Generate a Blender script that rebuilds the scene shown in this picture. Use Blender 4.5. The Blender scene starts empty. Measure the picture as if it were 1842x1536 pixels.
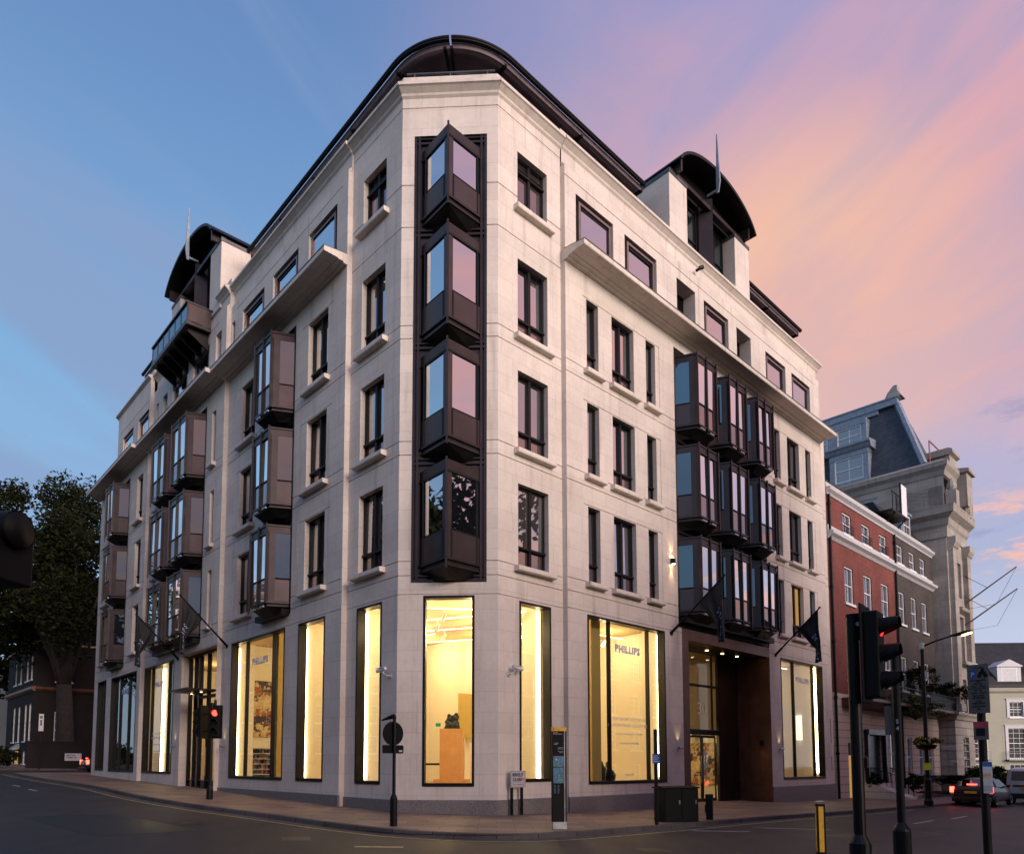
import bpy, bmesh, math, random
from mathutils import Vector, Matrix
random.seed(7)
SC = bpy.context.scene
COL = SC.collection
# ------------------------------------------------------------------ camera
cam_d = bpy.data.cameras.new("Camera")
cam = bpy.data.objects.new("Camera", cam_d); COL.objects.link(cam)
PITCH = math.atan(96 / 1289.0)
cam.location = (0, 0, 1.6)
cam.rotation_euler = (math.pi / 2 + PITCH, 0, 0)
cam_d.sensor_width = 36.0
cam_d.lens = 1289.0 / 1842 * 36
cam_d.shift_x = (921 - 893) / 1842.0
cam_d.shift_y = (1275 - 768) / 1842.0
cam_d.clip_start = 0.05; cam_d.clip_end = 2000
SC.camera = cam
# ------------------------------------------------------------------ render look
SC.view_settings.view_transform = 'Standard'
SC.view_settings.look = 'None'
SC.view_settings.exposure = 0.0
SC.view_settings.gamma = 1.0
SC.render.film_transparent = False
SC.cycles.max_bounces = 8
SC.cycles.transparent_max_bounces = 12
SC.cycles.caustics_reflective = False
SC.cycles.caustics_refractive = False
SC.cycles.sample_clamp_indirect = 6
try:
    SC.cycles.use_denoising = True
except Exception: pass
# ------------------------------------------------------------------ dusk sky
SKY_FRONT, SKY_BACK = 1.0, 1.35
W = bpy.data.worlds.new("World"); SC.world = W; W.use_nodes = True
nt = W.node_tree; nt.nodes.clear()
def N(t, **k):
    n = nt.nodes.new(t)
    for a, b in k.items(): setattr(n, a, b)
    return n
def LK(a, b): nt.links.new(a, b)
def mth(op, a, b=None, c=None, clamp=False):
    n = N('ShaderNodeMath', operation=op); n.use_clamp = clamp
    for i, x in enumerate((a, b, c)):
        if x is None: continue
        if isinstance(x, (int, float)): n.inputs[i].default_value = x
        else: LK(x, n.inputs[i])
    return n.outputs[0]
def mrange(x, a, b, c, d, smooth=True):
    n = N('ShaderNodeMapRange'); n.interpolation_type = 'SMOOTHSTEP' if smooth else 'LINEAR'
    LK(x, n.inputs[0])
    for i, v in enumerate((a, b, c, d)): n.inputs[i + 1].default_value = v
    return n.outputs[0]
def ramp(x, stops):
    n = N('ShaderNodeValToRGB'); LK(x, n.inputs[0]); e = n.color_ramp.elements
    e[0].position, e[0].color = stops[0][0], (*stops[0][1], 1)
    e[1].position, e[1].color = stops[-1][0], (*stops[-1][1], 1)
    for p, c in stops[1:-1]:
        k = e.new(p); k.color = (*c, 1)
    return n.outputs[0]
def mixc(f, a, b, mode='MIX'):
    n = N('ShaderNodeMix', data_type='RGBA', blend_type=mode)
    if isinstance(f, (int, float)): n.inputs[0].default_value = f
    else: LK(f, n.inputs[0])
    for i, x in ((6, a), (7, b)):
        if isinstance(x, tuple): n.inputs[i].default_value = (*x, 1)
        else: LK(x, n.inputs[i])
    return n.outputs[2]
def srgb(r, g, b):
    f = lambda c: (c / 255 / 12.92) if c / 255 <= .04045 else ((c / 255 + .055) / 1.055) ** 2.4
    return (f(r), f(g), f(b))
tc = N('ShaderNodeTexCoord'); gen = tc.outputs['Generated']
sep = N('ShaderNodeSeparateXYZ'); LK(gen, sep.inputs[0])
X, Y, Z = sep.outputs
def noise(vec, scale, rot=(0, 0, 0), sc=(1, 1, 1), detail=5, rough=.55, loc=(0, 0, 0)):
    m = N('ShaderNodeMapping'); LK(vec, m.inputs[0])
    m.inputs[1].default_value = loc; m.inputs[2].default_value = rot; m.inputs[3].default_value = sc
    n = N('ShaderNodeTexNoise'); LK(m.outputs[0], n.inputs[0])
    n.inputs['Scale'].default_value = scale; n.inputs['Detail'].default_value = detail; n.inputs['Roughness'].default_value = rough
    return n.outputs[0]
# project the dome on a flat cloud layer so streaks converge toward the horizon
zc = mth('MAXIMUM', Z, .04)
cx = mth('DIVIDE', X, mth('ADD', zc, .18)); cy = mth('DIVIDE', Y, mth('ADD', zc, .18))
comb = N('ShaderNodeCombineXYZ'); LK(cx, comb.inputs[0]); LK(cy, comb.inputs[1]); plane = comb.outputs[0]
n_big = noise(plane, .55, rot=(0, 0, math.radians(-38)), sc=(1.0, .45, 1), detail=5, rough=.5)
def lin(cx_, cz_, cy_=0.0): return mth('ADD', mth('ADD', mth('MULTIPLY', X, cx_), mth('MULTIPLY', Z, cz_)), mth('MULTIPLY', Y, cy_))
def streak(along, across, loc, detail=6, rough=.55, dist=.6, ang=38):
    """soft cloud streaks climbing to the right"""
    c_, s_ = math.cos(math.radians(ang)), math.sin(math.radians(ang))
    cb = N('ShaderNodeCombineXYZ'); LK(mth('MULTIPLY', lin(c_, s_), along), cb.inputs[0]); LK(mth('MULTIPLY', lin(-s_, c_), across), cb.inputs[1]); LK(mth('MULTIPLY', Y, .9), cb.inputs[2])
    m = N('ShaderNodeMapping'); LK(cb.outputs[0], m.inputs[0]); m.inputs[1].default_value = loc
    n = N('ShaderNodeTexNoise'); LK(m.outputs[0], n.inputs[0]); n.inputs['Scale'].default_value = 1; n.inputs['Detail'].default_value = detail; n.inputs['Roughness'].default_value = rough; n.inputs['Distortion'].default_value = dist
    return n.outputs[0]
n_mid = streak(1.5, 3.2, (3.3, .9, 0), detail=5, rough=.5, dist=.9, ang=22)
n_st2 = streak(4.0, 8, (1.3, 7.4, 2), detail=9, rough=.62, dist=1.2, ang=24)
n_wisp = streak(1.8, 4.4, (8.3, 2.4, 5), detail=6, rough=.52, ang=-30, dist=.8)
n_fine = noise(gen, 9, sc=(1, 1, 3.6), detail=7, rough=.62)
side = mth('ADD', X, mth('MULTIPLY', mth('SUBTRACT', n_big, .5), .5))
t = mrange(side, -.24, .22, 0, 1)
blue = ramp(Z, [(0, srgb(186, 212, 236)), (.12, srgb(172, 206, 236)), (.28, srgb(146, 190, 230)), (.44, srgb(128, 176, 220)), (.58, srgb(118, 160, 208)), (.70, srgb(106, 143, 194)), (.82, srgb(94, 126, 180)), (1, srgb(70, 104, 168))])
lav = ramp(Z, [(0, srgb(196, 208, 230)), (.15, srgb(192, 202, 226)), (.24, srgb(172, 180, 212)), (.34, srgb(184, 178, 208)), (.42, srgb(200, 172, 190)), (.52, srgb(190, 168, 190)), (.62, srgb(166, 162, 196)), (.74, srgb(150, 154, 202)), (1, srgb(110, 120, 184))])
pk = ramp(Z, [(0, srgb(204, 206, 226)), (.22, srgb(206, 190, 208)), (.32, srgb(230, 182, 186)), (.42, srgb(243, 178, 168)), (.50, srgb(243, 176, 166)), (.58, srgb(234, 172, 172)), (.68, srgb(210, 166, 184)), (.80, srgb(172, 154, 196)), (1, srgb(130, 124, 184))])
bias = mth('SUBTRACT', mrange(Z, .24, .44, 0, .30), mrange(Z, .50, .74, 0, .30))
mk = mth('ADD', mth('ADD', mth('MULTIPLY', mth('SUBTRACT', n_mid, .5), 2.5), mth('MULTIPLY', mth('SUBTRACT', n_st2, .5), 1.3)), mth('ADD', bias, .28))
pink = mixc(mrange(mk, -.2, .9, 0, 1), lav, pk)
# glow where the sun went down, low to the right
dv = N('ShaderNodeVectorMath', operation='DOT_PRODUCT'); LK(gen, dv.inputs[0])
gd = Vector((.345, .80, .49)).normalized(); dv.inputs[1].default_value = gd
glow = mth('MULTIPLY', mrange(dv.outputs['Value'], .968, 1.0, 0, .55), mrange(n_mid, .36, .60, .45, 1))
pink = mixc(glow, pink, srgb(252, 206, 160))
low = mth('MULTIPLY', mrange(n_fine, .50, .60, 0, .95), mth('MULTIPLY', mrange(Z, .17, .22, 0, 1), mrange(Z, .27, .32, 1, 0)))
pink = mixc(low, pink, srgb(246, 190, 176))
low2 = mth('MULTIPLY', mrange(n_fine, .30, .44, .5, 0), mth('MULTIPLY', mrange(Z, .16, .22, 0, 1), mrange(Z, .36, .42, 1, 0)))
pink = mixc(low2, pink, srgb(128, 142, 190))
# soft grey-mauve cloud banks on the blue side
blue = mixc(mth('MULTIPLY', mrange(n_wisp, .42, .62, 0, .85), mrange(Z, .08, .25, .2, 1)), blue, srgb(136, 160, 200))
blue = mixc(mth('MULTIPLY', mrange(n_big, .50, .66, 0, .45), mrange(Z, .55, .25, 0, 1)), blue, srgb(176, 206, 234))
sky = mixc(t, blue, pink)
ns = N('ShaderNodeTexSky'); ns.sky_type = 'NISHITA'; ns.sun_disc = False
SUN_EL, SUN_AZ = math.radians(13), math.radians(141)
ns.sun_elevation = SUN_EL; ns.sun_rotation = SUN_AZ
nis = mixc(1.0, ns.outputs[0], (.05, .05, .05), 'MULTIPLY')
sky = mixc(1.0, sky, mixc(1.0, nis, (.12, .12, .12), 'MULTIPLY'), 'ADD')
# the open west behind the street corner is brighter than the east in view
back = mth('MULTIPLY', mrange(Y, -.6, .3, SKY_BACK, SKY_FRONT), mrange(Z, .0, .45, .55, 1.0))
back = mth('MAXIMUM', back, mth('MULTIPLY', mrange(Y, .1, .3, 0, SKY_FRONT), 1.0))
bg = N('ShaderNodeBackground'); LK(sky, bg.inputs[0]); LK(back, bg.inputs[1])
wo = N('ShaderNodeOutputWorld'); LK(bg.outputs[0], wo.inputs[0])
# ------------------------------------------------------------------ the one soft sun
sl = bpy.data.lights.new("Sun", 'SUN'); sl.energy = 4.1; sl.angle = math.radians(34); sl.color = (1, .86, .78)
so = bpy.data.objects.new("Sun", sl); COL.objects.link(so)
sd = Vector((math.sin(SUN_AZ) * math.cos(SUN_EL), math.cos(SUN_AZ) * math.cos(SUN_EL), math.sin(SUN_EL)))
so.rotation_euler = sd.to_track_quat('Z', 'Y').to_euler()
so.location = (0, -30, 60)
# ------------------------------------------------------------------ materials
MATS = {}
def newmat(name):
    m = bpy.data.materials.new(name); m.use_nodes = True; m.node_tree.nodes.clear(); return m
class NT:
    def __init__(s, m): s.t = m.node_tree
    def n(s, typ, **k):
        x = s.t.nodes.new(typ)
        for a, b in k.items(): setattr(x, a, b)
        return x
    def l(s, a, b): s.t.links.new(a, b)
    def out(s, sh):
        o = s.n('ShaderNodeOutputMaterial'); s.l(sh, o.inputs[0])
    def noise(s, vec, scale, detail=4, rough=.55):
        x = s.n('ShaderNodeTexNoise'); s.l(vec, x.inputs[0]); x.inputs['Scale'].default_value = scale
        x.inputs['Detail'].default_value = detail; x.inputs['Roughness'].default_value = rough; return x.outputs[0]
    def ramp(s, x, a, b, ca, cb):
        r = s.n('ShaderNodeValToRGB'); s.l(x, r.inputs[0]); e = r.color_ramp.elements
        e[0].position = a; e[0].color = (*ca, 1); e[1].position = b; e[1].color = (*cb, 1); return r.outputs[0]
    def mix(s, f, a, b, mode='MIX'):
        x = s.n('ShaderNodeMix', data_type='RGBA', blend_type=mode)
        if isinstance(f, (int, float)): x.inputs[0].default_value = f
        else: s.l(f, x.inputs[0])
        for i, c in ((6, a), (7, b)):
            if isinstance(c, tuple): x.inputs[i].default_value = (*c, 1)
            else: s.l(c, x.inputs[i])
        return x.outputs[2]
    def bump(s, h, strength=.2, dist=.02):
        b = s.n('ShaderNodeBump'); b.inputs['Strength'].default_value = strength; b.inputs['Distance'].default_value = dist
        s.l(h, b.inputs['Height']); return b.outputs[0]
    def pbsdf(s, col, rough=.6, metal=0.0, normal=None, spec=.5):
        p = s.n('ShaderNodeBsdfPrincipled')
        if isinstance(col, tuple): p.inputs['Base Color'].default_value = (*col, 1)
        else: s.l(col, p.inputs['Base Color'])
        if isinstance(rough, (int, float)): p.inputs['Roughness'].default_value = rough
        else: s.l(rough, p.inputs['Roughness'])
        p.inputs['Metallic'].default_value = metal
        p.inputs['Specular IOR Level'].default_value = spec
        if normal is not None: s.l(normal, p.inputs['Normal'])
        return p
def plain(name, col, rough=.6, metal=0.0, var=.25, scale=3.0, bump=0.0, spec=.5):
    m = newmat(name); t = NT(m)
    g = t.n('ShaderNodeNewGeometry').outputs['Position']
    n = t.noise(g, scale, 5)
    lo = tuple(c * (1 - var) for c in col); hi = tuple(min(1, c * (1 + var)) for c in col)
    c = t.ramp(n, .3, .7, lo, hi)
    rn = t.n('ShaderNodeMapRange'); t.l(n, rn.inputs[0]); rn.inputs[3].default_value = max(.02, rough - .1); rn.inputs[4].default_value = min(1, rough + .1)
    nm = t.bump(t.noise(g, scale * 8, 4), bump, .01) if bump else None
    t.out(t.pbsdf(c, rn.outputs[0], metal, nm, spec).outputs[0]); MATS[name] = m; return m
def masonry(name, c1, c2, mortar, bw, bh, msize, var=.12, rough=.8, stain=.25, bump=.3, sub=None):
    m = newmat(name); t = NT(m)
    uv = t.n('ShaderNodeUVMap').outputs[0]
    b = t.n('ShaderNodeTexBrick'); t.l(uv, b.inputs[0])
    b.inputs['Color1'].default_value = (*c1, 1); b.inputs['Color2'].default_value = (*c2, 1); b.inputs['Mortar'].default_value = (*mortar, 1)
    b.inputs['Scale'].default_value = 1; b.inputs['Mortar Size'].default_value = msize; b.inputs['Mortar Smooth'].default_value = .1
    b.inputs['Brick Width'].default_value = bw; b.inputs['Row Height'].default_value = bh; b.inputs['Bias'].default_value = 0
    g = t.n('ShaderNodeNewGeometry').outputs['Position']
    n1 = t.noise(g, .55, 6, .6); n2 = t.noise(g, 7, 5, .6)
    mp = t.n('ShaderNodeMapping'); t.l(g, mp.inputs[0]); mp.inputs[3].default_value = (3.2, 3.2, .25)
    n3 = t.noise(mp.outputs[0], 1.0, 5, .6)
    c = t.mix(1.0, b.outputs[0], t.ramp(n1, .3, .7, (1 - var,) * 3, (1 + var * .35,) * 3), 'MULTIPLY')
    c = t.mix(1.0, c, t.ramp(n2, .25, .75, (1 - var * .7,) * 3, (1.03,) * 3), 'MULTIPLY')
    c = t.mix(1.0, c, t.ramp(n3, .54, .78, (1, 1, 1), (1 - stain, 1 - stain * 1.08, 1 - stain * 1.15)), 'MULTIPLY')
    h = t.n('ShaderNodeMath', operation='MULTIPLY_ADD'); t.l(b.outputs['Fac'], h.inputs[0]); h.inputs[1].default_value = -1.0; t.l(n2, h.inputs[2])
    t.out(t.pbsdf(c, rough, 0, t.bump(h.outputs[0], bump, .006), .25).outputs[0]); MATS[name] = m; return m
masonry('limestone', (.70, .615, .54), (.645, .56, .49), (.48, .41, .35), 1.25, .62, .0055, var=.12, rough=.75, stain=.28, bump=.25)
masonry('red_brick', (.23, .043, .034), (.13, .028, .025), (.22, .11, .09), .225, .075, .010, var=.3, stain=.3)
masonry('dark_brick', (.085, .068, .062), (.05, .042, .04), (.10, .085, .078), .225, .075, .010, var=.3, stain=.2)
masonry('black_brick', (.016, .0105, .0095), (.009, .0065, .006), (.022, .015, .013), .225, .075, .010, var=.3, stain=.2)
masonry('portland', (.41, .37, .325), (.34, .305, .27), (.25, .22, .195), 1.1, .45, .008, var=.22, stain=.42)
masonry('stucco_joint', (.60, .50, .42), (.58, .485, .41), (.25, .2, .17), 30, .42, .02, var=.1, stain=.2)
masonry('cream_stucco', (.38, .37, .29), (.375, .365, .285), (.29, .28, .22), 40, 3.0, .004, var=.08, stain=.15)
masonry('slate', (.085, .095, .115), (.06, .067, .082), (.03, .033, .04), .32, .16, .010, var=.25, stain=.25, rough=.55)
masonry('dark_slate', (.05, .045, .045), (.035, .032, .033), (.02, .02, .02), .32, .2, .012, var=.25, stain=.2, rough=.6)
masonry('paving', (.30, .20, .145), (.185, .128, .098), (.07, .052, .043), .9, .6, .008, var=.3, stain=.2, rough=.6)
plain('granite', (.175, .15, .145), .55, var=.45, scale=28, bump=.1)
masonry('kerb_granite', (.125, .105, .098), (.085, .072, .068), (.03, .026, .025), .95, 40, .012, var=.35, stain=.3)
plain('bronze', (.042, .030, .030), .36, .6, var=.18, scale=2)
plain('bronze_panel', (.066, .047, .047), .32, .6, var=.12, scale=1.2)
plain('bronze_dark', (.011, .009, .009), .45, .3, var=.2, scale=3, spec=.3)
plain('bronze_brown', (.14, .065, .042), .38, .55, var=.3, scale=1.5)
plain('bronze_deep', (.035, .018, .013), .4, .5, var=.3, scale=1.5)
plain('frame_brown', (.26, .19, .18), .35, .6, var=.1)
plain('zinc', (.10, .10, .105), .45, .6, var=.3, scale=2)
plain('lead_blue', (.22, .26, .31), .5, .2, var=.25, scale=4)
plain('black_paint', (.0045, .004, .0045), .4, 0, var=.3, scale=5, spec=.22)
plain('black_satin', (.0035, .003, .0035), .6, 0, var=.3, scale=5, spec=.18)
plain('white_paint', (.72, .71, .72), .45, 0, var=.08, scale=4)
plain('grey_white', (.50, .49, .50), .5, 0, var=.12, scale=6)
plain('sign_grey', (.15, .115, .10), .5, 0, var=.08, scale=6)
plain('steel', (.35, .34, .34), .35, .8, var=.15, scale=8)
plain('yellow_paint', (.75, .40, .03), .5, 0, var=.2, scale=8)
plain('yellow_sign', (.75, .62, .02), .5, 0, var=.1, scale=8)
plain('line_yellow', (.42, .34, .15), .7, 0, var=.35, scale=6)
plain('line_white', (.42, .40, .38), .7, 0, var=.35, scale=6)
plain('red_text', (.55, .06, .08), .5)
plain('blue_sign', (.02, .09, .32), .5)
plain('map_blue', (.05, .16, .26), .4, var=.7, scale=22)
plain('map_green', (.06, .25, .05), .4)
plain('flag_cloth', (.006, .006, .008), .8, var=.3)
plain('vinyl', (.40, .44, .66), .5, var=.02)
plain('bark', (.024, .018, .014), .9, var=.5, scale=4, bump=.8)
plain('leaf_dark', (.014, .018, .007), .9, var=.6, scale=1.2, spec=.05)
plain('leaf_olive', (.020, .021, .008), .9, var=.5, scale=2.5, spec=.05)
plain('leaf_light', (.12, .125, .030), .7, var=.5, scale=3)
plain('flower_yellow', (.45, .36, .04), .7, var=.4, scale=12)
plain('flower_red', (.35, .02, .04), .7, var=.4, scale=12)
plain('terracotta', (.36, .11, .06), .8, var=.25)
plain('gallery_white', (.82, .76, .58), .7, var=.02)
plain('slat_bronze', (.34, .26, .27), .5, .2, var=.15)
plain('gallery_floor', (.42, .30, .17), .35, var=.2, scale=2)
plain('oak_plinth', (.55, .27, .085), .45, var=.12, scale=3)
plain('sculpture_bronze', (.012, .018, .015), .45, .4, var=.4, scale=9)
plain('camera_white', (.62, .62, .62), .4, var=.05)
plain('shop_dark', (.035, .03, .026), .7, var=.4)
plain('tyre', (.012, .012, .012), .8)
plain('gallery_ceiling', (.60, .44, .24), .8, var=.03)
plain('pane_dark', (.012, .012, .014), .3, 0, var=.3, spec=.1)
plain('curtain', (.45, .42, .38), .9, var=.15, scale=6)
plain('door_black', (.010, .010, .010), .25, 0, var=.2)
plain('ochre_wall', (.50, .36, .10), .7, var=.05)
def carpaint(name, col):
    m = newmat(name); t = NT(m); p = t.pbsdf(col, .35, .3); p.inputs['Coat Weight'].default_value = .35; p.inputs['Coat Roughness'].default_value = .05
    t.out(p.outputs[0]); MATS[name] = m
carpaint('car_maroon', (.020, .004, .005)); carpaint('car_black', (.008, .008, .009)); carpaint('van_white', (.62, .61, .62))
def asphalt():
    m = newmat('asphalt'); t = NT(m); g = t.n('ShaderNodeNewGeometry').outputs['Position']
    n1 = t.noise(g, .35, 6, .6); n2 = t.noise(g, 60, 3, .7); n3 = t.noise(g, 3.2, 6, .65)
    c = t.ramp(n1, .3, .72, (.014, .0108, .0102), (.034, .026, .025))
    c = t.mix(1.0, c, t.ramp(n3, .3, .7, (.78,) * 3, (1.15,) * 3), 'MULTIPLY')
    c = t.mix(1.0, c, t.ramp(n2, .3, .75, (.6,) * 3, (1.6,) * 3), 'MULTIPLY')
    mp = t.n('ShaderNodeMapping'); t.l(g, mp.inputs[0]); mp.inputs[2].default_value = (0, 0, .72); mp.inputs[3].default_value = (2.2, .12, 1)
    c = t.mix(1.0, c, t.ramp(t.noise(mp.outputs[0], 1.0, 6, .65), .35, .7, (.72,) * 3, (1.25,) * 3), 'MULTIPLY')
    vo = t.n('ShaderNodeTexVoronoi'); vo.feature = 'DISTANCE_TO_EDGE'; vo.inputs['Scale'].default_value = .33; wv = t.n('ShaderNodeVectorMath', operation='ADD'); t.l(g, wv.inputs[0]); tn = t.n('ShaderNodeTexNoise'); t.l(g, tn.inputs[0]); tn.inputs['Scale'].default_value = .9; t.l(tn.outputs['Color'], wv.inputs[1]); t.l(wv.outputs[0], vo.inputs['Vector'])
    c = t.mix(1.0, c, t.ramp(vo.outputs['Distance'], .003, .014, (.45,) * 3, (1, 1, 1)), 'MULTIPLY')
    r = t.n('ShaderNodeMapRange'); t.l(n1, r.inputs[0]); r.inputs[3].default_value = .5; r.inputs[4].default_value = .75
    t.out(t.pbsdf(c, r.outputs[0], 0, t.bump(n2, .5, .006), .4).outputs[0]); MATS['asphalt'] = m
asphalt()
def glass_upper(name, dark, lo=.30, hi=1.0, tint=(1, 1, 1), wav=.03):
    """coated office glazing: mostly mirrors the sky, dark rooms behind"""
    m = newmat(name); t = NT(m)
    g = t.n('ShaderNodeNewGeometry').outputs['Position']
    nm = t.bump(t.noise(g, .8, 2), wav, .05)
    d = t.n('ShaderNodeBsdfDiffuse'); d.inputs[0].default_value = (*dark, 1)
    gl = t.n('ShaderNodeBsdfGlossy'); gl.inputs[0].default_value = (*tint, 1); gl.inputs['Roughness'].default_value = .015; t.l(nm, gl.inputs['Normal'])
    lw = t.n('ShaderNodeLayerWeight'); lw.inputs[0].default_value = .5
    r = t.n('ShaderNodeMapRange'); t.l(lw.outputs['Facing'], r.inputs[0]); r.inputs[3].default_value = lo; r.inputs[4].default_value = hi
    x = t.n('ShaderNodeMixShader'); t.l(r.outputs[0], x.inputs[0]); t.l(d.outputs[0], x.inputs[1]); t.l(gl.outputs[0], x.inputs[2])
    t.out(x.outputs[0]); MATS[name] = m
glass_upper('glass', (.010, .011, .013), .42, .95)
glass_upper('glass_bay', (.012, .016, .02), .8, 1.0)
glass_upper('glass_corner', (.012, .014, .018), .50, .9)
glass_upper('glass_dim', (.020, .019, .018), .28, .8)
glass_upper('glass_blind', (.085, .078, .072), .36, .9)
glass_upper('glass_side', (.010, .015, .017), .14, .5, (.8, .93, 1))
glass_upper('glass_apron', (.06, .045, .045), .22, .6, (.85, .72, .70))
glass_upper('glass_house', (.05, .05, .055), .16, .6)
glass_upper('glass_far', (.02, .02, .022), .03, .25)
glass_upper('glass_car', (.005, .005, .006), .03, .3)
def glass_clear(name, lo, hi, tint=(1, 1, 1)):
    m = newmat(name); t = NT(m)
    tr = t.n('ShaderNodeBsdfTransparent'); tr.inputs[0].default_value = (*tint, 1)
    gl = t.n('ShaderNodeBsdfGlossy'); gl.inputs['Roughness'].default_value = .0
    lw = t.n('ShaderNodeLayerWeight'); lw.inputs[0].default_value = .5
    r = t.n('ShaderNodeMapRange'); t.l(lw.outputs['Facing'], r.inputs[0]); r.inputs[3].default_value = lo; r.inputs[4].default_value = hi
    x = t.n('ShaderNodeMixShader'); t.l(r.outputs[0], x.inputs[0]); t.l(tr.outputs[0], x.inputs[1]); t.l(gl.outputs[0], x.inputs[2])
    t.out(x.outputs[0]); MATS[name] = m
glass_clear('shop_glass', .03, .35, (.93, .95, .93))
glass_clear('shop_glass_dark', .08, .55, (.7, .72, .72))
def emit(name, col, s):
    m = newmat(name); t = NT(m); e = t.n('ShaderNodeEmission'); e.inputs[0].default_value = (*col, 1); e.inputs[1].default_value = s
    t.out(e.outputs[0]); MATS[name] = m
WARM = (1, .72, .38)
emit('led_strip', (1, .78, .40), 14.0)
emit('ceiling_strip', (1, .78, .4), 6.0)
emit('spot_face', (1, .8, .5), 12.0)
emit('downlight', (1, .74, .42), 9.0)
emit('up_down_lamp', (1, .62, .28), 45.0)
emit('red_lamp', (1, .03, .02), 9.0)
emit('red_lamp_soft', (1, .03, .03), 2.2)
emit('tail_lamp', (1, .035, .02), 15.0)
emit('amber_lamp', (1, .35, .03), 5.0)
emit('street_lamp_led', (1, .62, .22), 14.0)
emit('lit_window', (1, .55, .16), .45)
emit('lit_panel', (1, .80, .48), 2.2)
emit('lit_green', (.05, .8, .25), .35)
# ------------------------------------------------------------------ helpers
WORLD = {}
def wpos(o): return WORLD.get(o.name, Vector((0, 0, 0))) if o else Vector((0, 0, 0))
def M(x): return MATS[x]
def g(x, y): return .05 - .02466 * (x - .04) + .00536 * (y - 21.26)
class Fr:
    """a facade frame: s along the wall, o outward, z up"""
    def __init__(s, P, d, n):
        s.P = Vector((P[0], P[1], 0)); s.d = Vector((d[0], d[1], 0)).normalized(); s.n = Vector((n[0], n[1], 0)).normalized()
        s.rh = (s.d.x * -s.n.y - s.d.y * -s.n.x) > 0
        xa = s.d if s.rh else -s.d
        s.rot = math.atan2(xa.y, xa.x); s.sg = 1 if s.rh else -1
    def __call__(s, a, o, z): return s.P + s.d * a + s.n * o + Vector((0, 0, z))
    def at(s, a, o=0): return Fr(s.P + s.d * a + s.n * o, s.d, s.n)
ID = lambda a, o, z: Vector((a, o, z))
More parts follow.
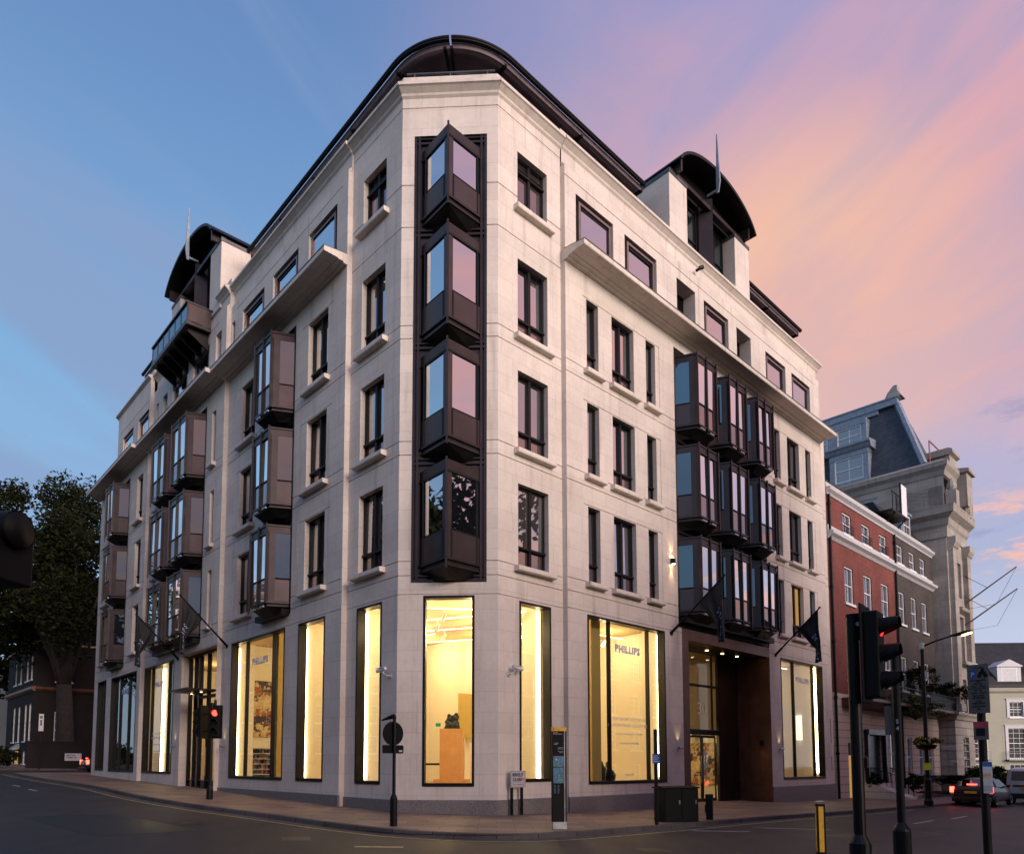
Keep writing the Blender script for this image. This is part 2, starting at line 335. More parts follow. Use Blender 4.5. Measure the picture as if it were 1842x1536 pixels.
class MB:
    def __init__(s, f=ID): s.f = f; s.l = []; s.w = []; s.F = []; s.mi = []
    def pt(s, p):
        s.l.append(p); s.w.append(s.f(*p)); return len(s.l) - 1
    def face(s, pts, mi=0):
        s.F.append([s.pt(p) for p in pts]); s.mi.append(mi)
    def box(s, a0, a1, o0, o1, z0, z1, mi=0):
        i = [s.pt((a, o, z)) for z in (z0, z1) for o in (o0, o1) for a in (a0, a1)]
        for q in ((0, 1, 3, 2), (4, 6, 7, 5), (0, 4, 5, 1), (2, 3, 7, 6), (0, 2, 6, 4), (1, 5, 7, 3)):
            s.F.append([i[k] for k in q]); s.mi.append(mi)
    def prism(s, prof, a0, a1, mi=0, cap=True, m0=0.0, m1=0.0):
        """profile of (o,z) swept along s; m0/m1 = mitre slope at each end"""
        n = len(prof)
        A = [s.pt((a0 + m0 * o, o, z)) for o, z in prof]; B = [s.pt((a1 + m1 * o, o, z)) for o, z in prof]
        for k in range(n):
            j = (k + 1) % n; s.F.append([A[k], A[j], B[j], B[k]]); s.mi.append(mi)
        if cap: s.F += [A[::-1], B]; s.mi += [mi, mi]
    def prismz(s, plan, z0, z1, mi=0, cap=True):
        n = len(plan)
        A = [s.pt((a, o, z0)) for a, o in plan]; B = [s.pt((a, o, z1)) for a, o in plan]
        for k in range(n):
            j = (k + 1) % n; s.F.append([A[k], A[j], B[j], B[k]]); s.mi.append(mi)
        if cap: s.F += [A[::-1], B]; s.mi += [mi, mi]
    def loft(s, rings, mi=0, close=True, cap=True):
        R = [[s.pt(p) for p in r] for r in rings]; n = len(R[0])
        for a, b in zip(R, R[1:]):
            for k in range(n if close else n - 1):
                j = (k + 1) % n; s.F.append([a[k], a[j], b[j], b[k]]); s.mi.append(mi)
        if cap: s.F += [R[0][::-1], R[-1]]; s.mi += [mi, mi]
    def tube(s, p0, p1, r0, r1=None, n=10, mi=0):
        r1 = r0 if r1 is None else r1
        a, b = Vector(p0), Vector(p1); d = (b - a).normalized()
        u = d.orthogonal().normalized(); v = d.cross(u)
        rg = lambda c, r: [tuple(c + u * (r * math.cos(2 * math.pi * k / n)) + v * (r * math.sin(2 * math.pi * k / n))) for k in range(n)]
        s.loft([rg(a, r0), rg(b, r1)], mi)
    def path(s, pts, rs, n=8, mi=0):
        pts = [Vector(p) for p in pts]; rings = []
        for i, p in enumerate(pts):
            d = (pts[min(i + 1, len(pts) - 1)] - pts[max(i - 1, 0)]).normalized()
            u = d.cross(Vector((.31, .17, .93))).normalized(); v = d.cross(u)
            r = rs[i] if isinstance(rs, (list, tuple)) else rs
            rings.append([tuple(p + u * (r * math.cos(2 * math.pi * k / n)) + v * (r * math.sin(2 * math.pi * k / n))) for k in range(n)])
        s.loft(rings, mi)
    def lathe(s, prof, c=(0, 0, 0), n=20, mi=0):
        s.loft([[(c[0] + r * math.cos(2 * math.pi * k / n), c[1] + r * math.sin(2 * math.pi * k / n), c[2] + z) for k in range(n)] for r, z in prof], mi)
    def mesh(s, name, mats, org=Vector((0, 0, 0)), smooth=False, fix=True):
        me = bpy.data.meshes.new(name)
        me.from_pydata([tuple(w - org) for w in s.w], [], s.F)
        for m in (mats if isinstance(mats, (list, tuple)) else [mats]): me.materials.append(M(m))
        uvl = me.uv_layers.new(name='UVMap'); li = 0; data = []
        for F in s.F:
            P = [s.l[i] for i in F]; nx = ny = nz = 0
            for k in range(len(P)):
                p, q = P[k], P[(k + 1) % len(P)]
                nx += (p[1] - q[1]) * (p[2] + q[2]); ny += (p[2] - q[2]) * (p[0] + q[0]); nz += (p[0] - q[0]) * (p[1] + q[1])
            ax = max(((abs(nx), 0), (abs(ny), 1), (abs(nz), 2)))[1]
            for p in P: data += ((p[1], p[2]) if ax == 0 else (p[0], p[2]) if ax == 1 else (p[0], p[1]))
        uvl.data.foreach_set('uv', data)
        me.polygons.foreach_set('material_index', s.mi)
        if smooth: me.polygons.foreach_set('use_smooth', [True] * len(s.F))
        if fix:
            bm = bmesh.new(); bm.from_mesh(me); bmesh.ops.recalc_face_normals(bm, faces=bm.faces); bm.to_mesh(me); bm.free()
        me.update(); return me
    def build(s, name, mats, parent=None, smooth=False, fix=True, bevel=0):
        o = bpy.data.objects.new(name, s.mesh(name, mats, wpos(parent), smooth, fix)); COL.objects.link(o)
        if parent: o.parent = parent; WORLD[o.name] = wpos(parent)
        if bevel:
            b = o.modifiers.new('Bevel', 'BEVEL'); b.width = bevel; b.segments = 2; b.limit_method = 'ANGLE'
        return o
def inst(name, me, parent, loc=(0, 0, 0), rot=0.0):
    """place shared mesh data as a part; loc is in world space"""
    o = bpy.data.objects.new(name, me); COL.objects.link(o)
    o.location = Vector(loc) - wpos(parent); o.rotation_euler = (0, 0, rot); o.parent = parent
    return o
def child(name, me, parent):
    o = bpy.data.objects.new(name, me); COL.objects.link(o); o.parent = parent; return o
def tag(o, label=None, cat=None, group=None, kind=None):
    if label: o['label'] = label
    if cat: o['category'] = cat
    if group: o['group'] = group
    if kind: o['kind'] = kind
    return o
def thing(name, loc, label, cat, group=None):
    o = bpy.data.objects.new(name, None); COL.objects.link(o); o.location = loc; o.empty_display_size = .3
    WORLD[o.name] = Vector(loc); return tag(o, label, cat, group)
def struct(o): o['kind'] = 'structure'; return o
def cells(mb, s0, s1, z0, z1, rects, o=0.0, mi=0, mi_in=None):
    """wall sheet with stepped openings: rect = (a,b,c,d,depth,closed)"""
    S = sorted({round(v, 4) for v in [s0, s1] + [min(max(x, s0), s1) for r in rects for x in r[:2]]})
    Zs = sorted({round(v, 4) for v in [z0, z1] + [min(max(x, z0), z1) for r in rects for x in r[2:4]]})
    nS, nZ = len(S) - 1, len(Zs) - 1
    D = [[0.0] * nZ for _ in range(nS)]; Cl = [[True] * nZ for _ in range(nS)]
    for a, b, c, d, dep, cl in rects:
        for i in range(nS):
            if S[i] >= a - 1e-4 and S[i + 1] <= b + 1e-4:
                for k in range(nZ):
                    if Zs[k] >= c - 1e-4 and Zs[k + 1] <= d + 1e-4: D[i][k] = dep; Cl[i][k] = cl
    mi_in = mi if mi_in is None else mi_in
    for i in range(nS):
        k = 0
        while k < nZ:            # merge equal cells in a column
            j = k
            while j + 1 < nZ and D[i][j + 1] == D[i][k] and Cl[i][j + 1] == Cl[i][k]: j += 1
            d = D[i][k]
            if d == 0 or Cl[i][k]:
                y = o - d; mb.face([(S[i], y, Zs[k]), (S[i + 1], y, Zs[k]), (S[i + 1], y, Zs[j + 1]), (S[i], y, Zs[j + 1])], mi)
            k = j + 1
    for i in range(nS):
        for k in range(nZ):
            if i + 1 < nS and D[i][k] != D[i + 1][k]:
                x = S[i + 1]; mb.face([(x, o - D[i][k], Zs[k]), (x, o - D[i + 1][k], Zs[k]), (x, o - D[i + 1][k], Zs[k + 1]), (x, o - D[i][k], Zs[k + 1])], mi_in)
            if k + 1 < nZ and D[i][k] != D[i][k + 1]:
                z = Zs[k + 1]; mb.face([(S[i], o - D[i][k], z), (S[i], o - D[i][k + 1], z), (S[i + 1], o - D[i][k + 1], z), (S[i + 1], o - D[i][k], z)], mi_in)
def text_obj(name, body, size, f, s, o, z, sg, mat, parent, align='CENTER', rot=0.0, thick=.004, bold=0.0, sx=1.0, spacing=1.0):
    """real lettering: a text outline turned into a thin mesh on frame f"""
    cu = bpy.data.curves.new('lettering', 'FONT'); cu.body = body; cu.size = size; cu.align_x = align; cu.extrude = thick / 2; cu.offset = bold
    cu.resolution_u = 2; cu.space_character = spacing
    ob = bpy.data.objects.new('lettering', cu); COL.objects.link(ob)
    dg = bpy.context.evaluated_depsgraph_get(); me = bpy.data.meshes.new_from_object(ob.evaluated_get(dg))
    bpy.data.objects.remove(ob); me.name = name; org = wpos(parent); c, q = math.cos(rot), math.sin(rot)
    for v in me.vertices:
        x, y, t = v.co; x *= sx; x, y = x * c - y * q, x * q + y * c
        v.co = f(s + sg * x, o + t, z + y) - org
    me.materials.clear(); me.materials.append(M(mat))
    return child(name, me, parent)
# ================================================================== THE CORNER BUILDING
dL = (-.68489, .72864); nL = (-.72864, -.68489); dR = (.72885, .68468); nR = (.68468, -.72885)
PL = (-2.9938, 21.4078); PR = (.0442, 21.2631)
AL = Fr(PL, dL, nL); CH = Fr(PL, (3.038, -.1447), (-.1447, -3.038)); R0 = Fr(PR, dR, nR); R1 = R0.at(0, .2)
CW = 3.0414
dB = (-.6701, .7422); nB = (-.7422, -.6701)
FB = Fr((-5.1257, 23.3838), dB, nB); FC = FB.at(10.22, .2); FD = FC.at(10.33, .2)
BLD = thing('corner_building', (0, 24, .1), 'pale limestone six-storey corner building with dark bronze bay windows and lit gallery windows', 'building')
FL = [(7.70, 10.32), (11.43, 14.0), (15.18, 17.73)]           # window bottoms and tops of the three main floors
STR = [7.25, 7.69, 11.02, 11.45, 14.75, 15.17]
def strings(a, b, extra=()):
    return [(a, b, z - .014, z + .014, .035, True) for z in STR + list(extra)]
def lgroove(sa, sb, vs, zt, zb):
    r = [(min(sa, sb), max(sa, sb), zt + .03, zt + .055, .035, True)]
    if vs is not None: r.append((vs - .0125, vs + .0125, zb, zt + .055, .035, True))
    return r
TOPG = 21.72
WIN = []      # (frame, s0, s1, z0, z1, kind)
def wall(fr, s0, s1, z0, z1, rects, ends=(0, 0)):
    mb = MB(fr); cells(mb, s0, s1, z0, z1, rects)
    for s, d in ((s0, ends[0]), (s1, ends[1])):
        if d: mb.face([(s, 0, z0), (s, -d, z0), (s, -d, z1), (s, 0, z1)])
    return mb.build('wall', 'limestone', BLD)
def op(fr, a, b, c, d, kind, dep=.23):
    WIN.append((fr, a, b, c, d, kind, dep)); return (a, b, c, d, dep, False)
# --- left bay next to the corner
r = strings(0, 2.95, (18.4, 19.8, 22.4))
for z0, z1 in FL: r.append(op(AL, .86, 2.24, z0, z1, 'pair'))
r.append(op(AL, .86, 2.22, 19.5, 21.33, 'pair_top')); r.append((.83, 2.27, .93, 6.6, .32, False))
r.append((0, 2.95, 6.66, 6.68, .03, True))
wall(AL, 0, 2.95, -1.2, 22.85, r)
# --- chamfer
r = strings(0, CW, (18.4, 19.8, 22.4)) + [(0, CW, 6.66, 6.68, .03, True), (.78, 2.34, .89, 6.63, .32, False), (.39, 2.70, 7.03, 21.45, .16, True)]
wall(CH, 0, CW, -1.2, 22.85, r)
# --- right bay next to the corner
r = strings(0, 2.95, (18.4, 19.8, 22.4))
for z0, z1 in FL: r.append(op(R0, .87, 2.27, z0, z1, 'pair'))
r.append(op(R0, .87, 2.27, 19.48, 21.38, 'pair_top')); r.append((.91, 2.36, 1.0, 6.6, .32, False))
r.append((0, 2.95, 6.66, 6.68, .03, True))
wall(R0, 0, 2.95, -1.2, 22.85, r)
# --- right facade
RE = 23.6
r = strings(2.95, 9.5) + strings(17.05, RE) + [(2.95, 9.7, 6.66, 6.68, .03, True), (17.04, RE, 6.66, 6.68, .03, True), (2.95, 23.1, TOPG - .012, TOPG + .014, .035, True)]
for z0, z1 in FL:
    r += lgroove(3.85, 8.5, 8.46, z1, z0) + lgroove(17.2, 22.58, 22.56, z1, z0)
    for a, b, k in ((4.05, 4.70, 'single'), (5.47, 6.80, 'pair'), (7.58, 8.19, 'single'), (18.11, 18.75, 'single'), (19.53, 20.87, 'pair'), (21.62, 22.24, 'single')):
        r.append(op(R1, a, b, z0, z1, k))
for a, b, k in ((3.53, 5.64, 'box'), (6.33, 8.41, 'box'), (9.83, 11.23, 'louvre'), (11.92, 13.98, 'box'), (14.71, 16.04, 'louvre'), (17.49, 19.61, 'box'), (20.29, 22.44, 'box')):
    r.append(op(R1, a, b, 19.05, 21.33, k, .62))
r += [(3.94, 8.53, .87, 6.58, .32, False), (18.1, 22.83, .81, 6.54, .32, False), (9.72, 17.02, -1.2, 6.86, .5, False), (9.5, 17.05, 6.86, 18.25, .16, True)]
wall(R1, 2.95, RE, -1.2, 22.1, r, (.2, 1))
wall(R0.at(0, .05), 2.95, RE, 22.1, 22.85, [])
mb = MB(R0); mb.prism([(.03, 22.07), (.2, 22.09), (.05, 22.26), (.03, 22.26)], 2.95, RE); mb.build('weathering', 'limestone', BLD)
wall(R0, RE, 24.5, -1.4, 19.2, [(RE, 24.5, z - .014, z + .014, .03, True) for z in STR], (0, 3))
# --- left facade, three stepped sections
BE, CE, DE = 10.22, 10.33, 9.7
r = strings(0, BE) + [(0, BE, 6.66, 6.68, .03, True), (.4, 9.6, TOPG - .012, TOPG + .014, .035, True)]
for z0, z1 in FL:
    r += lgroove(.87, 3.22, 3.2, z1, z0) + lgroove(6.9, 9.27, 9.25, z1, z0)
    r += [op(FB, 1.24, 2.71, z0, z1, 'pair'), op(FB, 7.32, 8.79, z0, z1, 'pair')]
for a, b, k in ((.73, 2.83, 'box'), (3.69, 5.90, 'box'), (6.72, 8.92, 'box'), (9.72, 10.12, 'louvre')): r.append(op(FB, a, b, 19.05, 21.3, k, .62))
r += [(1.08, 3.04, .95, 6.6, .32, False), (4.11, 9.14, .95, 6.63, .32, False), (3.72, 6.25, 7.1, 18.22, .16, True)]
wall(FB, 0, BE, -1.2, 22.1, r, (.2, 0))
wall(FB.at(0, -.14), 0, BE, 22.1, 22.85, [], (.3, 0))
mb = MB(FB); mb.prism([(-.16, 22.07), (.0, 22.09), (-.14, 22.26), (-.16, 22.26)], 0, BE); mb.build('weathering', 'limestone', BLD)
r = strings(0, CE) + [(0, CE, 6.72, 6.74, .03, True), (.9, 7.4, TOPG - .012, TOPG + .014, .035, True)]
for z0, z1 in FL: r += [op(FC, .95, 1.41, z0, z1 - .1, 'slit', .3), op(FC, 8.92, 9.38, z0, z1 - .1, 'slit', .3)]
for a, b, k in ((.57, 1.24, 'slit'), (2.06, 4.2, 'box'), (4.99, 7.18, 'box'), (8.02, 8.75, 'slit'), (9.5, 9.9, 'louvre')): r.append(op(FC, a, b, 19.05, 21.25, k, .55))
r += [(.02, 4.45, -1.2, 6.70, .45, False), (5.5, 10.24, 1.05, 6.66, .32, False), (2.1, 8.22, 7.05, 18.2, .16, True)]
wall(FC, 0, CE, -1.2, 22.1, r, (.2, 0))
wall(FC.at(0, -.14), 0, CE, 22.1, 22.85, [], (.35, 0))
mb = MB(FC); mb.prism([(-.16, 22.07), (.0, 22.09), (-.14, 22.26), (-.16, 22.26)], 0, CE); mb.build('weathering', 'limestone', BLD)
r = strings(0, DE) + [(0, DE, 6.74, 6.76, .03, True)]
for z0, z1 in FL:
    r += lgroove(.3, 2.72, 2.7, z1, z0) + lgroove(6.3, 8.92, 8.9, z1, z0)
    r += [op(FD, .82, 1.92, z0, z1, 'pair'), op(FD, 7.0, 8.3, z0, z1, 'pair')]
r += [(.62, 5.7, 1.08, 6.62, .32, False), (6.8, 8.8, 1.12, 6.64, .32, False), (3.33, 5.98, 7.05, 18.2, .16, True)]
wall(FD, 0, DE, -.8, 19.2, r, (.2, 8))
r = [(.3, 6.0, TOPG - .012, TOPG + .014, .035, True)]
for a, b in ((.16, 2.15), (3.1, 5.25)): r.append(op(FD, a, b, 19.05, 21.22, 'box', .55))
wall(FD, 0, 6.35, 19.2, 22.85, r, (.2, 8))
# --- plinth of grey granite
pz = .5
def plinth(fr, a, b, m0=0, m1=0, z=pz):
    mb = MB(fr); mb.prism([(-.05, -1.3), (.035, -1.3), (.035, z - .02), (.02, z), (-.05, z)], a, b, m0=m0, m1=m1); mb.build('plinth', 'granite', BLD)
plinth(AL, 0, 2.95, -.38); plinth(CH, 0, CW, -.38, .38); plinth(R0, 0, 2.95, -.38); plinth(R1, 2.95, 9.72); plinth(R1, 17.02, RE); plinth(R0, RE, 24.5); plinth(FB, 0, BE, 0, 0, .55)
# --- mid cornice and roof cornice
MIDC = [(-.02, 18.60), (.14, 18.61), (.16, 18.66), (.34, 18.665), (.36, 18.69), (.86, 18.70), (.885, 18.72), (.885, 18.87), (-.02, 18.99)]
LEAD = [(-.02, 18.993), (.90, 18.873), (.905, 18.90), (-.02, 19.02)]
for fr, a, b in ((R1, 2.9, 23.5), (FB, -.02, BE + .05), (FC, -.02, CE + .05), (FD, -.02, DE + .12)):
    mb = MB(fr); mb.prism(MIDC, a, b); c_ = mb.build('cornice', 'limestone', BLD)
    mb = MB(fr); mb.prism(LEAD, a + .002, b - .002); mb.build('flashing', 'zinc', c_)
TOPC = [(-.02, 22.70), (.06, 22.78), (.08, 22.84), (.22, 22.96), (.27, 22.98), (.27, 23.08), (-.02, 23.15)]
PARA = [(-.32, 23.1), (-.03, 23.1), (-.03, 23.5), (-.32, 23.5)]
for fr, a, b, m0, m1 in ((AL, 0, 2.96, -.38, 0), (CH, 0, CW, -.38, .38), (R0, 0, 2.96, -.38, 0), (R0.at(0, .05), 2.955, RE + .25, 0, 0), (FB.at(0, -.14), 0, BE, 0, 0), (FC.at(0, -.14), 0, 1.2, 0, 0), (FC.at(0, -.14), 7.9, CE, 0, 0), (FD.at(0, -.14), 0, 6.6, 0, 0)):
    mb = MB(fr); mb.prism(TOPC, a, b, m0=m0, m1=m1); c_ = mb.build('cornice', 'limestone', BLD)
    mb = MB(fr); mb.prism(PARA, a, min(b, RE), m0=m0, m1=m1); mb.build('parapet', 'limestone', BLD)
# thin handrail over the chamfer parapet
mb = MB(CH); mb.tube((.1, -.15, 23.72), (CW - .1, -.15, 23.72), .035)
for s in (.35, 1.5, 2.7): mb.tube((s, -.15, 23.48), (s, -.15, 23.72), .025)
mb.build('handrail', 'zinc', BLD)
# --- upper floor windows -------------------------------------------------------
CACHE = {}
def LM(sg): return MB(lambda a, o, z: Vector((sg * a, -o, z)))
def rails(mb, w, h, t, o0, o1): # rectangular frame
    mb.box(0, t, o0, o1, 0, h); mb.box(w - t, w, o0, o1, 0, h); mb.box(t, w - t, o0, o1, 0, t); mb.box(t, w - t, o0, o1, h - t, h)
def window_meshes(w, h, kind, sg, dep):
    key = (round(w, 2), round(h, 2), kind, sg, dep)
    if key in CACHE: return CACHE[key]
    d = -dep; f = LM(sg); p = LM(sg); a = LM(sg); sill = None; fm = 'bronze_dark'
    if kind in ('pair', 'single', 'pair_top'):
        rails(f, w, h, .06, d - .06, d + .05); zt = .64 if kind != 'pair_top' else h - .5
        f.box(-.0, w, d - .02, d + .10, zt - .035, zt + .035)
        if kind != 'single': f.box(w / 2 - .055, w / 2 + .055, d - .05, d + .07, .06, h - .06)
        if kind == 'pair_top': f.box(.06, w - .06, d, d + .05, zt + .14, zt + .18)
        glass, pan = ((.06, w - .06, zt + .03, h - .06), (.06, w - .06, .06, zt - .03))
        p.face([(glass[0], d - .02, glass[2]), (glass[1], d - .02, glass[2]), (glass[1], d - .02, glass[3]), (glass[0], d - .02, glass[3])])
        a.face([(pan[0], d - .02, pan[2]), (pan[1], d - .02, pan[2]), (pan[1], d - .02, pan[3]), (pan[0], d - .02, pan[3])])
        sill = LM(sg); sill.prism([(d - .04, -.22), (.20, -.20), (.22, -.17), (.22, -.05), (d - .04, .0)], -.18, w + .18)
    elif kind == 'box':          # projecting box window between dark side panels
        f.box(0, w, d - .1, d - .06, 0, h)
        x0, x1 = .26, w - .04; o0, o1 = d, -.08; t = .10; h_ = h; h = h + .26
        f.box(x0, x0 + t, o0, o1, 0, h - .34, 1); f.box(x1 - t, x1, o0, o1, 0, h - .34, 1); f.box(x0 + t, x1 - t, o0, o1, h - .44, h - .34, 1)
        f.box(x0 + t, x0 + t + .07, o0, o1 - .05, 0, h - .44); f.box(x1 - t - .07, x1 - t, o0, o1 - .05, 0, h - .44); f.box(x0 + t, x1 - t, o0, o1 - .05, h - .54, h - .44)
        p.face([(x0 + t, o1 - .07, 0), (x1 - t, o1 - .07, 0), (x1 - t, o1 - .07, h - .5), (x0 + t, o1 - .07, h - .5)]); a = None; h = h_
        fm = ['bronze_dark', 'frame_brown']
    elif kind == 'louvre':
        rails(f, w, h, .05, d - .06, d + .06); f.box(w * .45 - .03, w * .45 + .03, d - .04, d + .06, 0, h)
        for k in range(9): f.box(.05, w - .05, d, d + .05, h * .62 + k * .08, h * .62 + k * .08 + .03)
        f.box(.05, w - .05, d - .02, d + .06, h * .5, h * .5 + .06)
        p.face([(0, d - .02, 0), (w, d - .02, 0), (w, d - .02, h), (0, d - .02, h)]); a = None
    else:                        # slit: blank stone recess with a narrow dark light
        f.box(0, .05, d - .04, d + .03, 0, h); f.box(w - .05, w, d - .04, d + .03, 0, h); f.box(.05, w - .05, d - .04, d + .03, h - .05, h)
        p.face([(0, d - .02, 0), (w, d - .02, 0), (w, d - .02, h), (0, d - .02, h)]); a = None
        sill = LM(sg); sill.prism([(d - .04, -.22), (.18, -.20), (.20, -.17), (.20, -.05), (d - .04, .0)], -.12, w + .12)
    res = (f.mesh('window_frame', fm), p.mesh('pane', 'glass'), a.mesh('apron_pane', 'glass_apron') if a else None, sill.mesh('sill', 'limestone') if sill else None)
    CACHE[key] = res; return res
lit_m = None
for fr, a, b, c, d, kind, dep in WIN:
    fm, pm, am, sm = window_meshes(b - a, d - c, kind, fr.sg, dep)
    w_ = inst('window', fm, BLD, fr(a, 0, c), fr.rot); WORLD[w_.name] = Vector(fr(a, 0, c))
    lit = fr is R1 and abs(c - 7.70) < .01 and abs(a - 19.53) < .01
    gv = random.random()
    if kind in ('pair', 'single', 'pair_top') and gv < .45 and not lit:
        vk = ('v', pm.name, 'glass_dim' if gv < .27 else 'glass_blind')
        if vk not in CACHE: CACHE[vk] = pm.copy(); CACHE[vk].materials[0] = M(vk[2])
        pm = CACHE[vk]
    if lit:
        pm = pm.copy(); pm.materials[0] = M('lit_window')
    pn = child('pane', pm, w_); pn.rotation_euler = (random.uniform(-.012, .012), 0, random.uniform(-.006, .006))
    if am: child('apron_pane', am, w_)
    if sm and not (kind == 'slit' and c > 19): child('sill', sm, w_)
# --- canted bay windows ---------------------------------------------------------
def along(P, Q, t): return (P[0] + (Q[0] - P[0]) * t, P[1] + (Q[1] - P[1]) * t)
def bay_meshes(W_, sg):
    key = ('bay', round(W_, 2), sg)
    if key in CACHE: return CACHE[key]
    f = LM(sg); H = 3.05; sub = []
    P = [(0.03, -.15), (.47, .73), (W_ - .60, .73), (W_ - .05, -.15)]
    off = lambda k: [(.03 - k, -.15), (.47 - k * .8, .73 + k), (W_ - .60 + k * .8, .73 + k), (W_ - .05 + k, -.15)]
    def quad(nm, mat, pts): q = LM(sg); q.face(pts); sub.append((nm, q.mesh(nm, mat)))
    f.prismz(off(.0), 2.75, H - .02, 0); f.prismz(off(.035), H - .06, H, 0)                    # fascia and lid
    f.prismz(off(.03), .10, .17, 0); f.prismz(off(-.06), .0, .10, 0)                           # tray
    f.loft([[(x, y, .0) for x, y in off(-.10)], [(.35, -.15, -.30), (.72, .30, -.26), (W_ - .85, .30, -.26), (W_ - .35, -.15, -.30)]], 1)
    for (x, y), t in ((P[1], .05), (P[2], .05), (P[0], .045), (P[3], .045)):
        f.box(x - t, x + t, y - t, y + t, .15, 2.8)
    f.box(P[1][0] - .035, P[1][0] + .02, .75, .80, .1, H + .05); f.box(P[2][0] - .02, P[2][0] + .035, .75, .80, -.12, H + .05)   # outer rods
    mid = (P[1][0] + P[2][0]) / 2 - .02
    f.box(mid - .04, mid + .04, .68, .79, .0, H + .06, 1)
    f.box(P[2][0] - .26, P[2][0], .70, .735, .17, 2.76, 1)                                  # dark stile at the far side
    f.box(P[1][0], P[2][0], .70, .75, 1.0, 1.05, 1); f.box(P[1][0], P[2][0], .70, .76, 2.70, 2.76)
    for (A, B, t0) in ((P[0], P[1], .70), (P[3], P[2], .70)):
        a0, a1 = along(A, B, t0), along(A, B, 1.0)
        f.face([(a0[0], a0[1], .17), (a1[0], a1[1], .17), (a1[0], a1[1], 2.76), (a0[0], a0[1], 2.76)], 0)
        q0, q1 = along(A, B, .05), along(A, B, t0)
        quad('side_pane', 'glass_side', [(q0[0], q0[1], 1.06), (q1[0], q1[1], 1.06), (q1[0], q1[1], 2.74), (q0[0], q0[1], 2.74)])
        quad('apron_panel', 'bronze_panel', [(q0[0], q0[1], .17), (q1[0], q1[1], .17), (q1[0], q1[1], 1.0), (q0[0], q0[1], 1.0)])
        for z in (1.03, .17):
            f.path([(q0[0], q0[1], z), (q1[0], q1[1], z)], .022, 4, 1)
    for x0, x1 in ((P[1][0] + .05, mid - .04), (mid + .04, P[2][0] - .26)):
        quad('front_pane', 'glass_bay', [(x0, .715, 1.05), (x1, .715, 1.05), (x1, .715, 2.70), (x0, .715, 2.70)])
        quad('apron_pane', 'glass_apron', [(x0, .715, .17), (x1, .715, .17), (x1, .715, 1.0), (x0, .715, 1.0)])
        f.box(x0 + .08, x0 + .4, .74, .80, -.04, .02, 3)
    r = (f.mesh('bay_frame', ['bronze', 'bronze_dark', 'bronze_panel', 'steel']), sub)
    CACHE[key] = r; return r
def bays(fr, s0, W_, n, zs=(14.82, 11.09, 7.36)):
    for z in zs:
        for k in range(n):
            fm, sub = bay_meshes(W_, fr.sg)
            b = inst('bay_window', fm, BLD, fr(s0 + k * W_, 0, z), fr.rot)
            for nm, me in sub:
                q_ = child(nm, me, b)
                if 'front_pane' in nm: q_.rotation_euler = (random.uniform(-.010, .010), 0, 0)
    a, b = s0 + .004, s0 + n * W_ - .004
    mb = MB(fr); mb.box(a, b, -.155, -.10, min(zs) - .3, 18.2)
    mb.box(a, a + .09, -.1, .012, min(zs) - .28, 18.2); mb.box(b - .09, b, -.1, .012, min(zs) - .28, 18.2)
    for z in zs: mb.box(a + .09, b - .09, -.1, -.02, z - .42, z - .30)
    mb.box(a + .09, b - .09, -.1, .30, min(zs) - .32, min(zs) - .1)
    mb.build('bay_surround', 'bronze_dark', BLD)
bays(R1, 9.52, 2.505, 3); bays(FB, 3.73, 2.52, 1); bays(FC, 2.12, 3.045, 2); bays(FD, 3.34, 2.62, 1)
def vbay(H, ah):
    f = LM(1); sub = []; gt = H - .37
    P = [(.62, -.12), (1.58, .92), (2.55, -.12)]
    tri = lambda k: [(P[0][0] - k, -.12), (1.58, .92 + k), (P[2][0] + k, -.12)]
    f.prismz(tri(.0), gt + .06, H, 0); f.prismz(tri(.03), gt, gt + .06, 1); f.prismz(tri(.05), .22, .29, 0); f.prismz(tri(-.04), .12, .22, 1); f.prismz(tri(0), .05, .12, 0)
    f.loft([[(P[0][0] + .05, -.12, .05), (1.58, .86, .05), (P[2][0] - .05, -.12, .05)], [(1.0, -.12, -.22), (1.58, .30, -.20), (2.15, -.12, -.22)]], 1)
    f.box(1.55, 1.61, .86, .96, -.02, H + .05)
    for A in (P[0], P[2]):
        B = P[1]
        def pts(t0, t1, z0, z1, e=0.0):
            a, b = along(A, B, t0), along(A, B, t1); return [(a[0], a[1] + e, z0), (b[0], b[1] + e, z0), (b[0], b[1] + e, z1), (a[0], a[1] + e, z1)]
        f.face(pts(.86, 1.0, .29, gt), 2); f.face(pts(.0, .06, .29, gt), 1)
        for t in (.85, .15):
            a = along(A, B, t); f.box(a[0] - .022, a[0] + .022, a[1] - .03, a[1] + .03, .29, gt if t < .5 else ah, 1)
        a, b = along(A, B, .05), along(A, B, .86); f.path([(a[0], a[1], ah), (b[0], b[1], ah)], .022, 4, 1)
        for nm, mat, q in (('pane', 'glass_corner', pts(.16, .86, ah, gt, -.03)), ('side_light', 'glass_side', pts(.06, .15, ah, gt, -.03)), ('apron_panel', 'bronze_panel', pts(.04, .85, .29, ah, .005))):
            m_ = LM(1); m_.face(q); sub.append((nm, m_.mesh(nm, mat)))
    return f.mesh('bay_frame', ['bronze', 'bronze_dark', 'bronze_panel']), sub
VB = [vbay(2.57, 1.04), vbay(3.22, 1.13)]
for k, z in enumerate((18.42, 14.62, 10.96, 7.28)):
    vf, vsub = VB[min(k, 1)]; b = inst('bay_window', vf, BLD, CH(0, 0, z), CH.rot)
    for nm, me in vsub: child(nm, me, b)
mb = MB(CH); mb.box(.394, 2.696, -.155, -.11, 7.034, 21.446)
for s in (.40, .52, 2.49, 2.62): mb.box(s, s + .07, -.11, -.02, 7.04, 21.44)
